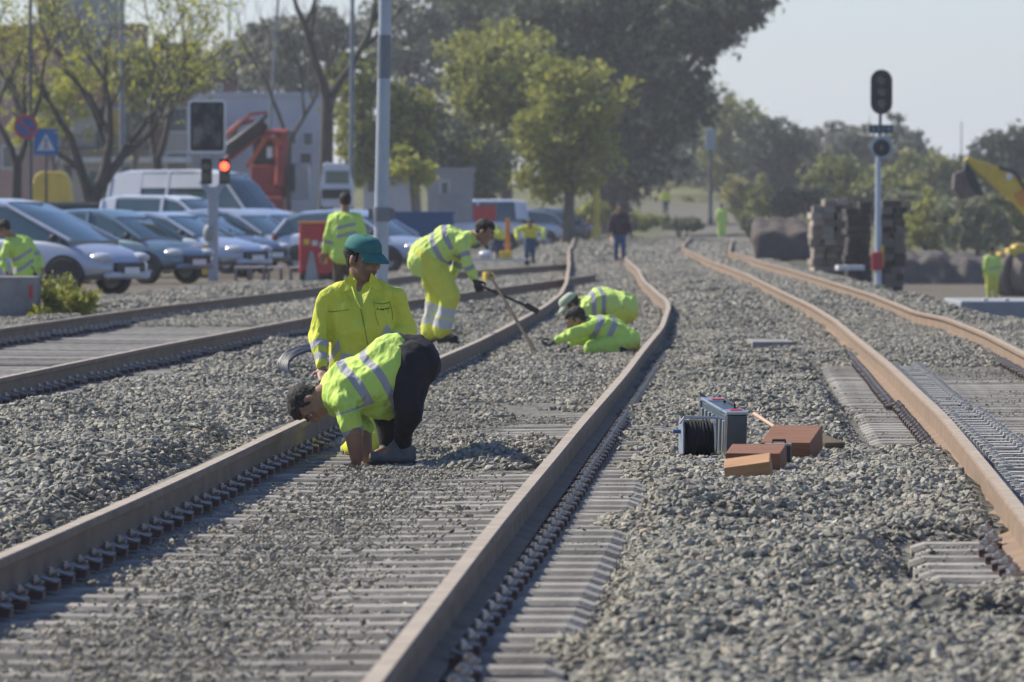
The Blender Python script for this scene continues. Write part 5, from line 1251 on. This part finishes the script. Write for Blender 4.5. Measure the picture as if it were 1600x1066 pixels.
r = pole(1110, 345, 232, 420, .12, mat('dark_far_post', (.06,.065,.07), (.08,.08,.09), 4, .7), 'far signal with a pale blue grey box head over the distant tracks', 'railway_signal', 'signal')
m = MB(); m.box((0,0,W(0,218,420).z-r.location.z), (.55,.3,1.2), bev=.05); m.build('signal_head', mat('pale_far_box', (.27,.32,.36), (.25,.3,.34), 4, .7), r)

# ================================================================ buildings
M_wallw = mat('whitewashed_wall', (.55,.53,.54), (.47,.45,.47), .6, .9, 0, .2, 6, .02)
M_wallb = mat('beige_wall', (.42,.36,.31), (.36,.31,.27), .6, .9); M_wallp = mat('pink_render', (.36,.21,.18), (.30,.18,.155), .6, .9)
M_roof = mat('clay_roof', (.27,.12,.09), (.20,.09,.07), 3, .9, stretch=(6,1,1)); M_blk = mat('blue_grey_render', (.13,.17,.20), (.16,.20,.23), .4, .9); M_mar = mat('maroon_wall', (.10,.035,.04), (.13,.05,.05), .6, .9)
M_win = mat('window_glass', (.05,.07,.08), (.08,.10,.11), 2, .15); M_shut = mat('green_shutter', (.035,.075,.07), (.05,.09,.08), 2, .7)
def building(name, px0, px1, pyt, dd, depth, wall, label, wins=(), gable=0, rfm=None, zb=-.3, cat='building', winm=None):
    s_ = dd/F; x0 = (px0-800)*s_; x1 = (px1-800)*s_; top = W(0,pyt,dd).z; w = x1-x0
    r = empty(name, ((x0+x1)/2, dd, 0), label, cat)
    m = MB(); m.box((0, depth/2, (top+zb)/2), (w, depth, top-zb)); m.build('wall', wall, r)
    if gable:
        m = MB(); m.prism([(-w/2-.3, top+.002), (w/2+.3, top+.002), (w/2-.6, top+gable), (-w/2+.6, top+gable)], -.3, depth+.3); m.build('roof', rfm or M_roof, r)
    else:
        m = MB(); m.box((0, depth/2, top+.08), (w+.2, depth+.2, .16)); m.build('roof', rfm or wall, r)
    for a, b_, c_, d_, kind in wins:
        X0 = (a-800)*s_-(x0+x1)/2; X1 = (c_-800)*s_-(x0+x1)/2; Z1 = W(0,b_,dd).z; Z0 = W(0,d_,dd).z
        mm_ = {'w': M_win, 's': M_shut, 'd': M_dark, 'r': M_mar, 'y': mat('ochre_panel', (.45,.27,.06), (.40,.24,.05), 2, .8)}[kind]
        m = MB(); m.box(((X0+X1)/2, -.02, (Z0+Z1)/2), (X1-X0+.16, .08, Z1-Z0+.16)); f = m.build('window' if kind in 'wsy' else 'door', wall if kind != 'w' else M_white, r)
        m = MB(); m.box(((X0+X1)/2, -.065, (Z0+Z1)/2), (X1-X0, .05, Z1-Z0)); m.build('pane' if kind == 'w' else 'leaf', mm_, f)
    return r
building('long_white_building', 300, 500, 150, 330, 12, M_wallw, 'long whitewashed building behind the red crane', [(448,205,462,225,'w'),(475,208,488,226,'w'),(470,240,486,262,'d'),(360,200,372,222,'w'),(330,205,342,226,'w')], rfm=M_wallw)
building('cream_building', 84, 300, 168, 320, 10, M_wallb, 'cream house front with green shutters and dark doors behind the big double tree', [(150,202,174,232,'s'),(176,172,188,225,'y'),(196,176,222,228,'s'),(228,180,256,232,'r'),(140,268,180,330,'s'),(190,262,206,330,'d'),(100,258,112,330,'d'),(262,170,292,205,'w'),(262,240,292,280,'w')], rfm=M_conc)
m_r = [o for o in bpy.data.objects if o.name == 'cream_building'][0]
m = MB(); s_ = 320/F
for k in range(24): m.box((-2.6+.14*k*1.1, -.7, W(0,222,320).z), (.03,.03,.5))
m.box((-.8,-.7,W(0,213,320).z), (3.9,.05,.05)); m.box((-.8,-.35,W(0,232,320).z), (4.0,.75,.12)); m.build('balcony', M_pole_d, m_r)
m = MB(); m.box((0,-.15,W(0,250,320).z), (5.9,.35,.25)); m.build('awning', M_white, m_r)
building('pink_house', -60, 80, 80, 350, 10, M_wallp, 'pink rendered house with a clay roof at the far left', [(6,120,24,150,'w'),(50,180,66,215,'w'),(5,230,25,262,'w')], gable=1.2)
building('terracotta_roof_house', 96, 205, 160, 365, 9, M_wallp, 'house whose clay roof shows through the left trees', [(120,180,132,200,'w')], gable=1.5)
building('tower_block', 60, 182, -60, 620, 14, M_blk, 'tall blue grey apartment block behind the left trees', [(a, b_, a+14, b_+20, 'w') for b_ in (-30, 14, 58, 102) for a in (72, 100, 128, 156)], rfm=M_blk)
building('maroon_block', 180, 222, 40, 560, 10, M_mar, 'narrow maroon building top right of the tower block', [(190,60,198,72,'w'),(206,60,214,72,'w')])
building('brick_block', 240, 305, 70, 540, 10, M_mar, 'maroon brick block rising behind the yellow green foliage', [(252,84,262,98,'w'),(280,84,290,98,'w')])
building('red_roofed_house', 334, 366, 128, 420, 6, M_mar, 'small dark red building top just above the long white building', [(340,132,346,140,'w')])
building('low_white_shed', 568, 640, 262, 300, 6, M_wallw, 'low pale wall right of the tall grey post behind the trees', [(575,275,590,300,'w')])
building('low_grey_shed', 668, 740, 268, 310, 6, mat('grey_render', (.33,.34,.37), (.28,.29,.32), 1, .9), 'low grey shed behind the board', [(690,285,700,305,'w')])

# ================================================================ plants
def leaf_mat(name, cols, tr=.25):
    m, nt, b = new_mat(name); b.inputs['Roughness'].default_value = .6; b.inputs['Specular IOR Level'].default_value = .25
    g = N(nt, 'ShaderNodeNewGeometry'); r = ramp(nt, g.outputs['Random Per Island'], [(i/(len(cols)-1), c) for i, c in enumerate(cols)])
    n = noise_tex(nt, .35, 3); mx = N(nt, 'ShaderNodeMixRGB', blend_type='MULTIPLY'); mx.inputs[0].default_value = .8
    r2 = ramp(nt, n.outputs[0], [(.35, (.72,.75,.75)), (.65, (1.2,1.15,1.0))]); nt.links.new(r.outputs[0], mx.inputs[1]); nt.links.new(r2.outputs[0], mx.inputs[2])
    nt.links.new(mx.outputs[0], b.inputs['Base Color'])
    t = N(nt, 'ShaderNodeBsdfTranslucent'); nt.links.new(mx.outputs[0], t.inputs[0]); ms = N(nt, 'ShaderNodeMixShader'); ms.inputs[0].default_value = tr
    nt.links.new(b.outputs[0], ms.inputs[1]); nt.links.new(t.outputs[0], ms.inputs[2]); nt.links.new(ms.outputs[0], nt.nodes['Material Output'].inputs[0])
    return m
LF_dark = leaf_mat('leaves_dark', [(0.057,0.076,0.057), (0.079,0.099,0.066), (0.105,0.114,0.075), (0.067,0.086,0.066)])
LF_olive = leaf_mat('leaves_olive', [(0.176,0.202,0.123), (0.237,0.248,0.148), (0.202,0.237,0.137), (0.308,0.295,0.190)])
LF_spring = leaf_mat('leaves_spring', [(0.290,0.326,0.058), (0.392,0.392,0.072), (0.232,0.246,0.065), (0.478,0.464,0.109), (0.160,0.174,0.058)], .35)
LF_mid = leaf_mat('leaves_mid_green', [(0.150,0.180,0.060), (0.240,0.255,0.075), (0.300,0.300,0.090), (0.105,0.120,0.053)], .3)
LF_ochre = leaf_mat('leaves_ochre', [(0.331,0.298,0.115), (0.414,0.365,0.133), (0.265,0.265,0.115), (0.365,0.331,0.171)], .3)
LF_yel = leaf_mat('leaves_yellow_green', [(0.365,0.397,0.058), (0.463,0.446,0.077), (0.298,0.347,0.066), (0.497,0.431,0.095)], .4)
LF_grey = leaf_mat('leaves_grey_green', [(0.202,0.222,0.173), (0.263,0.272,0.209), (0.172,0.191,0.151), (0.303,0.293,0.231)])
M_bark = mat('grey_bark', (.085,.072,.06), (.13,.115,.095), 6, .95, 0, .6, 12, .03, stretch=(3,3,.6))
M_barkd = mat('dark_bark', (.05,.043,.036), (.08,.07,.058), 6, .95, 0, .6, 12, .03, stretch=(3,3,.6))
def leaves(name, pts, size, m_, parent, seed, droop=0):
    rs = np.random.default_rng(seed); n = len(pts); p = np.array(pts)
    a = rs.normal(size=(n,3)); a /= np.linalg.norm(a, axis=1)[:, None]; b_ = rs.normal(size=(n,3)); b_ -= a*(a*b_).sum(1)[:, None]; b_ /= np.linalg.norm(b_, axis=1)[:, None]
    if droop: a[:, 2] -= droop; a /= np.linalg.norm(a, axis=1)[:, None]
    s = size*(.6+.8*rs.random(n))[:, None]
    c = np.cross(a, b_)
    v = np.stack([p-a*s, p-b_*s*.45+c*s*.1, p+a*s, p+b_*s*.45+c*s*.1], 1).reshape(-1, 3)
    me = bpy.data.meshes.new(name); me.vertices.add(4*n); me.vertices.foreach_set('co', v.astype(np.float32).ravel())
    me.loops.add(4*n); me.loops.foreach_set('vertex_index', np.arange(4*n, dtype=np.int32)); me.polygons.add(n)
    me.polygons.foreach_set('loop_start', np.arange(0, 4*n, 4, dtype=np.int32)); me.polygons.foreach_set('loop_total', np.full(n, 4, np.int32)); me.update(calc_edges=True)
    me.materials.append(m_); o = bpy.data.objects.new(name, me); COL.objects.link(o); o.parent = parent; return o
def crown_pts(lobes, n, rs, hollow=.35):
    """points gathered in leaf clumps spread through uneven lobes"""
    vol = np.array([l[3]*l[4]*l[5] for l in lobes])**.75; vol = vol/vol.sum(); out = []
    for l, f in zip(lobes, vol):
        k = max(8, int(n*f)); ncl = max(4, k//34)
        u = rs.normal(size=(ncl,3)); u /= np.linalg.norm(u, axis=1)[:, None]
        rr = (hollow+(1-hollow)*rs.random(ncl))**.6
        rough = 1+.22*np.sin(u[:,0]*7+l[0])*np.sin(u[:,1]*5+l[1])+.15*rs.normal(size=ncl)
        c = np.array(l[:3])+u*rr[:, None]*rough[:, None]*np.array(l[3:6])
        cs = .115*(l[3]+l[4]+l[5])/3*2
        idx = rs.integers(0, ncl, k); out.append(c[idx]+rs.normal(size=(k,3))*cs*(.35+.65*rs.random((ncl,1))[idx])*np.array([1,1,.75]))
    return np.concatenate(out)
def limb(m, p, d, L, r, depth, rs, tips, spread=.6, up=.25):
    n = 4; pts = [p]; q = Vector(d)
    for i in range(n):
        q = (q+Vector((rs.uniform(-.18,.18), rs.uniform(-.18,.18), rs.uniform(-.05,.14)))).normalized(); pts.append(pts[-1]+q*L/n)
    m.tube(pts, [r*(1-.45*i/n) for i in range(n+1)], 8 if depth > 1 else 5, cap=True)
    tips.append(pts[-1]); 
    if depth <= 0: return
    for k in range(rs.choice((2, 3, 3))):
        ang = rs.uniform(0, 2*PI); sd_ = Vector((math.cos(ang), math.sin(ang), up)); nd = (q*.75+sd_*spread*rs.uniform(.6, 1.2)).normalized()
        limb(m, pts[rs.choice((2, 3, 4))] if k else pts[-1], nd, L*rs.uniform(.62, .82), r*.52, depth-1, rs, tips, spread, up)
def tree(px, pyb, dd, lobes_px, lm, label, n=5000, size=.22, trunk=.25, seed=0, bark=M_bark, group='trees behind the parked cars', branches=None, name='tree', hollow=.35, lm2=None, zb=None, depthf=.9):
    """lobes_px: (px, py, half width px, half height px)"""
    rs = np.random.default_rng(seed); rr = random.Random(seed); b = W(px, pyb, dd); b.z = T(b.x, b.y) if zb is None else zb; s_ = dd/F
    r = empty(name, b, label, 'tree' if name != 'bush' else 'bush', group)
    lobes = []
    for a, c_, hw, hh in lobes_px:
        p = W(a, c_, dd)-b; lobes.append((p.x, rs.uniform(-.5,.5)*hw*s_*.6, p.z, hw*s_, hw*s_*depthf, hh*s_))
    top = max(l[2] for l in lobes)
    m = MB()
    if name != 'bush':
        tip = Vector((lobes[0][0]*.6, 0, lobes[0][2]))
        m.tube([(0,0,-.2), tip*.3+Vector((.05,0,0)), tip*.65, tip], [trunk*1.25, trunk, trunk*.75, trunk*.3], 12)
        for l in lobes:
            e = Vector(l[:3]); st = tip*rr.uniform(.35,.7); mid = (st+e)/2+Vector((0,0,-.15*(e-st).length)); m.tube([st, mid, e], [trunk*.45, trunk*.3, trunk*.08], 7)
            for k in range(5):
                e2 = e+Vector((rr.uniform(-1,1)*l[3], rr.uniform(-1,1)*l[4], rr.uniform(-.6,1)*l[5]))*.8; m.tube([mid.lerp(e, rr.random()), e2], [trunk*.14, trunk*.04], 5)
        m.build('trunk', bark, r, smooth=60)
    else:
        for l in lobes:
            for k in range(4): m.tube([(l[0]*.5, l[1], -.1), Vector(l[:3])+Vector((rr.uniform(-.5,.5)*l[3], 0, rr.uniform(-.5,.6)*l[5]))], [.05, .02], 6)
        m.build('stem', bark, r, smooth=60)
    pts = crown_pts(lobes, n, rs, hollow); pts = pts[pts[:, 2] > .05]
    leaves('crown', pts, size, lm, r, seed)
    if lm2 is not None:
        p2 = crown_pts(lobes, n//4, rs, .7); leaves('new_growth', p2[p2[:, 2] > .1], size*.9, lm2, r, seed+1)
    return r
def bare_tree(px, pyb, dd, h, label, seed, lean=(0,0,1), r0=.2, leaf=None, nleaf=500, trunkfrac=.4, depth=4, size=.12, tpx=None, lz=None):
    rr = random.Random(seed); rs = np.random.default_rng(seed); b = W(px, pyb, dd); b.z = 0
    r = empty('bare_tree', b, label, 'tree', 'trees behind the parked cars'); m = MB(); tips = []
    p = Vector((0,0,0)); d_ = Vector(lean).normalized(); L = h*trunkfrac
    m.tube([p-Vector((0,0,.2)), p+d_*L*.5, p+d_*L], [r0*1.15, r0, r0*.82], 10); e = p+d_*L
    for k in range(rr.choice((2, 3))):
        ang = PI*k+rr.uniform(-.5,.5); nd = (d_+Vector((math.cos(ang)*.5, math.sin(ang)*.35, .1))).normalized(); limb(m, e-d_*.1, nd, h*.27, r0*.62, depth, rr, tips, .62, .3)
    m.build('trunk', M_barkd, r, smooth=60)
    if leaf is not None:
        t = np.array([tuple(v) for v in tips]); 
        if lz: t = t[(t[:,2] > lz[0]) & (t[:,2] < lz[1])] if ((t[:,2] > lz[0]) & (t[:,2] < lz[1])).any() else t
        idx = rs.integers(0, len(t), nleaf); leaves('crown', t[idx]+rs.normal(size=(nleaf,3))*.38, size, leaf, r, seed)
    return r
# left, bare or barely leafing
bare_tree(22, 372, 205, 7.6, 'forked leafless tree at the left edge', 3, (.03,0,1), .17, LF_yel, 1300, .36, size=.075)
bare_tree(143, 372, 212, 7.8, 'thick double trunked tree standing behind the green hoarding', 5, (.0,0,1), .30, LF_yel, 1500, .22, size=.075)
bare_tree(250, 372, 222, 8.0, 'slim leafing tree behind the large white van', 8, (-.03,0,1), .18, LF_yel, 1700, .38, size=.075)
bare_tree(448, 372, 262, 8.6, 'leafless tree whose fork stands above the crane', 12, (.02,0,1), .13, None, 0, .45)
bare_tree(507, 372, 255, 10.5, 'tall leafless tree with a thick straight trunk left of the grey lamp post', 14, (.02,0,1), .26, LF_mid, 300, .5)
tree(85, 360, 300, [(80,150,45,45),(120,130,40,35),(50,200,35,40),(110,190,35,30)], LF_yel, 'yellow green young foliage around the blue crossing sign', 2600, .13, .12, 31, hollow=.2)
tree(210, 360, 310, [(205,110,45,40),(245,105,40,35),(230,150,40,30),(280,130,40,40)], LF_mid, 'loose green tree in front of the maroon block', 3600, .14, .12, 32, lm2=LF_yel)
tree(345, 350, 430, [(350,110,45,40),(395,90,40,45),(300,120,30,30),(430,70,40,40)], LF_grey, 'round grey green tree above the long white building', 5200, .26, .2, 33)
tree(110, 350, 520, [(110,70,40,40),(85,40,35,40),(130,100,40,30)], LF_dark, 'dark tree before the tower block', 3600, .26, .2, 34)
tree(600, 350, 300, [(585,190,55,80),(560,120,40,45),(620,230,50,55),(640,170,40,40),(560,240,35,50)], LF_mid, 'bushy green tree behind the tall grey post', 6500, .17, .2, 35, lm2=LF_spring)
tree(470, 350, 420, [(440,90,45,45),(480,60,45,50),(420,130,50,35),(520,80,45,60),(505,150,50,50)], LF_grey, 'hazy grey green tree behind the tall leafless tree', 6000, .25, .25, 36)
tree(650, 350, 420, [(620,60,60,60),(660,110,55,60),(690,60,45,45),(640,10,60,40),(600,110,40,50)], LF_grey, 'thin crowned greyish tree between post and tall green tree', 4600, .22, .3, 37)
tree(790, 345, 330, [(785,110,85,65),(760,170,70,60),(830,150,65,60),(745,100,45,40),(800,215,70,50)], LF_spring, 'broad mid green tree behind the white van', 11000, .17, .28, 38, lm2=LF_mid)
tree(885, 342, 305, [(900,150,65,55),(930,200,45,45),(865,215,60,60),(900,260,55,50),(880,120,35,30),(850,270,45,45)], LF_spring, 'bright spring green tree in front of the great dark tree', 9000, .15, .22, 39, lm2=LF_mid)
tree(690, 345, 315, [(690,230,60,50),(740,250,60,50),(660,190,45,45),(720,290,55,35)], LF_olive, 'low olive green tree above the blue skip', 6500, .16, .15, 40, lm2=LF_spring)
tree(645, 350, 285, [(640,262,32,26),(660,275,30,22)], LF_yel, 'small yellow flowering shrub tree left of the low grey shed', 1200, .12, .1, 41)
tree(960, 335, 380, [(945,60,110,75),(1000,120,90,90),(900,20,90,60),(1060,20,85,55),(1000,210,70,70),(1140,15,60,38),(1070,160,45,50),(960,270,60,45),(1100,70,40,25),(850,40,60,50)], LF_dark, 'great dark tree filling the middle of the skyline', 26000, .24, .7, 42, bark=M_barkd, group='trees along the far line', hollow=.3, lm2=LF_olive)
tree(730, 340, 430, [(735,20,60,45),(700,60,45,45),(790,30,60,50)], LF_olive, 'tall olive tree crown left of the great dark tree', 6000, .24, .3, 43, group='trees along the far line')
BG = [
 (1060,335,600,[(1000,265,45,32),(1050,255,45,40),(1095,260,42,40),(1130,275,40,32),(1170,270,35,35)],LF_grey,6500,'wide grey green scrub closing the end of the line'),
 # px, base, dist, lobes, mat, n
 (1090,320,560,[(1075,160,50,45),(1110,190,55,50),(1050,200,40,40)],LF_olive,4500,'olive green tree just right of the great dark tree'),
 (1145,325,540,[(1140,200,45,40),(1170,220,50,45),(1130,250,50,35)],LF_mid,4500,'mid green tree over the far lime worker'),
 (1215,335,500,[(1205,235,50,50),(1235,260,45,45),(1195,290,50,40)],LF_dark,5500,'dark rounded tree above the spoil heap'),
 (1010,318,520,[(1020,235,45,35),(985,250,40,30),(1050,255,40,30)],LF_grey,3800,'greyish scrub tree at the end of the line'),
 (1290,340,520,[(1290,235,50,35),(1325,215,40,25),(1260,240,40,40)],LF_grey,3800,'grey green tree over the pale pile'),
 (1330,345,420,[(1310,285,55,35),(1350,290,50,30)],LF_mid,3600,'green tree behind the sleeper piles'),
 (1395,345,520,[(1385,245,50,40),(1420,230,28,25),(1400,215,18,30)],LF_grey,3600,'grey tree with a thin pointed top right of the signal lamps'),
 (1440,345,470,[(1430,270,50,30),(1470,262,40,22),(1460,290,50,30)],LF_mid,4200,'mid green tree left of the excavator bucket'),
 (1560,345,470,[(1545,250,40,30),(1590,235,45,35),(1625,240,50,40),(1570,290,50,40)],LF_dark,5500,'dark tree behind the excavator arm'),
 (1390,350,400,[(1400,310,60,28),(1370,300,40,25)],LF_mid,3000,'low green bush behind the brown pile'),
]
for k, (px, pb, dd, lb, lm, n, lab) in enumerate(BG):
    tree(px, pb, dd, lb, lm, lab, n, .24, .25, 60+k, bark=M_barkd, group='trees along the far line', zb=0 if px > 1240 else None)
BU = [(1455,385,330,[(1440,345,32,42),(1470,350,32,40)],LF_spring,'bright green bush behind the dark bank, left of the excavator'),
 (1510,385,320,[(1500,348,35,44),(1538,350,34,42)],LF_olive,'olive bush under the excavator bucket'),
 (1575,385,330,[(1572,345,38,48),(1612,345,38,48)],LF_mid,'green bush behind the excavator at the right edge'),
 (1155,345,430,[(1150,305,26,26),(1165,322,22,20)],LF_ochre,'yellowish bush right of the far lime worker'),
 (1020,335,560,[(1000,300,50,14),(1060,297,50,14),(1030,312,60,10)],LF_ochre,'low ochre scrub across the end of the line'),
 (930,345,370,[(925,335,30,18),(905,340,24,14),(950,340,22,12)],LF_spring,'bright green low bush on the bank behind the walking man'),
 (1200,350,385,[(1190,330,32,30),(1215,335,28,26)],LF_mid,'mid green bush left of the spoil heap'),
 (1300,350,385,[(1290,325,32,30),(1320,325,32,30)],LF_mid,'green bush behind the pale and black piles'),
 (1360,350,385,[(1350,325,32,32),(1385,330,32,30)],LF_olive,'olive bush right behind the signal post foot'),
 (1420,360,360,[(1410,335,34,34),(1440,330,26,28)],LF_olive,'olive bush right of the brown pile'),
 (1000,350,400,[(985,347,26,9),(1012,346,22,9)],LF_spring,'low green scrub right behind the walking man'),
 (1065,352,370,[(1058,349,20,8),(1080,350,16,7)],LF_olive,'small olive bush left of the far lime worker'),
 (1180,362,330,[(1172,350,14,16),(1186,355,12,12)],LF_olive,'small olive bush at the left foot of the spoil heap'),
 (852,368,330,[(845,352,22,16),(872,356,18,13)],LF_mid,'low green bush at the foot of the bright spring tree'),
 (980,330,560,[(965,300,30,16),(1000,294,30,14)],LF_ochre,'ochre bush high on the slope right of the great dark trunk'),
 (1062,326,600,[(1050,286,34,14),(1085,290,30,14)],LF_olive,'olive bush at the crest left of the far signal'),
 (1128,335,540,[(1120,300,26,16),(1140,312,22,14)],LF_olive,'olive bush at the crest right of the far signal'),
 (1010,338,500,[(975,322,26,11),(1004,324,22,10)],LF_mid,'mid green bush low on the far slope'),
 (1088,338,500,[(1078,322,20,11),(1100,326,18,10)],LF_ochre,'small ochre bush beside the foot of the far signal'),
 (1195,345,450,[(1185,310,24,30),(1170,330,20,18)],LF_mid,'mid green bush above the left end of the spoil heap'),
 (1245,350,380,[(1225,318,30,22),(1260,312,30,22)],LF_dark,'dark green bush between the spoil heap and the pale pile')]
for k, (px, pb, dd, lb, lm, lab) in enumerate(BU):
    tree(px, pb, dd, lb, lm, lab, 2200, .16, .1, 90+k, name='bush', group='bushes beyond the tracks', bark=M_barkd)
# weeds beside the concrete block
rs = np.random.default_rng(5)
for k, (px, py, w_, h_, lab, lm) in enumerate(((88,496,32,72,'tallest clump of weeds beside the concrete block',LF_spring),(124,491,28,54,'lower weeds right of the tallest clump',LF_spring),(66,497,12,20,'small yellowing weed at the corner of the concrete block',LF_yel))):
    dd = 99-k*.5; s_ = dd/F; b = W(px, py, dd); b.z = .0
    r = empty('weed_clump', b, lab, 'weeds', 'weeds beside the concrete block'); m = MB(); pp = []
    for j in range(16):
        e = Vector((rs.uniform(-1,1)*w_*s_, rs.uniform(-.3,.3), h_*s_*rs.uniform(.5,1))); m.tube([(e.x*.3,e.y*.5,0), (e.x*.6,e.y*.7,e.z*.6), e], [.007,.005,.002], 5)
        for q in range(60):
            t = rs.random()**.7; pp.append(Vector((e.x*.3,e.y*.5,0)).lerp(e, t)+Vector((rs.normal()*.05, rs.normal()*.06, rs.normal()*.04)))
    m.build('stem', mat('weed_stem', (.12,.16,.04), (.10,.13,.04), 10, .8), r)
    leaves('leaves', [tuple(p) for p in pp if p.z > .0], .045, lm, r, 200+k)
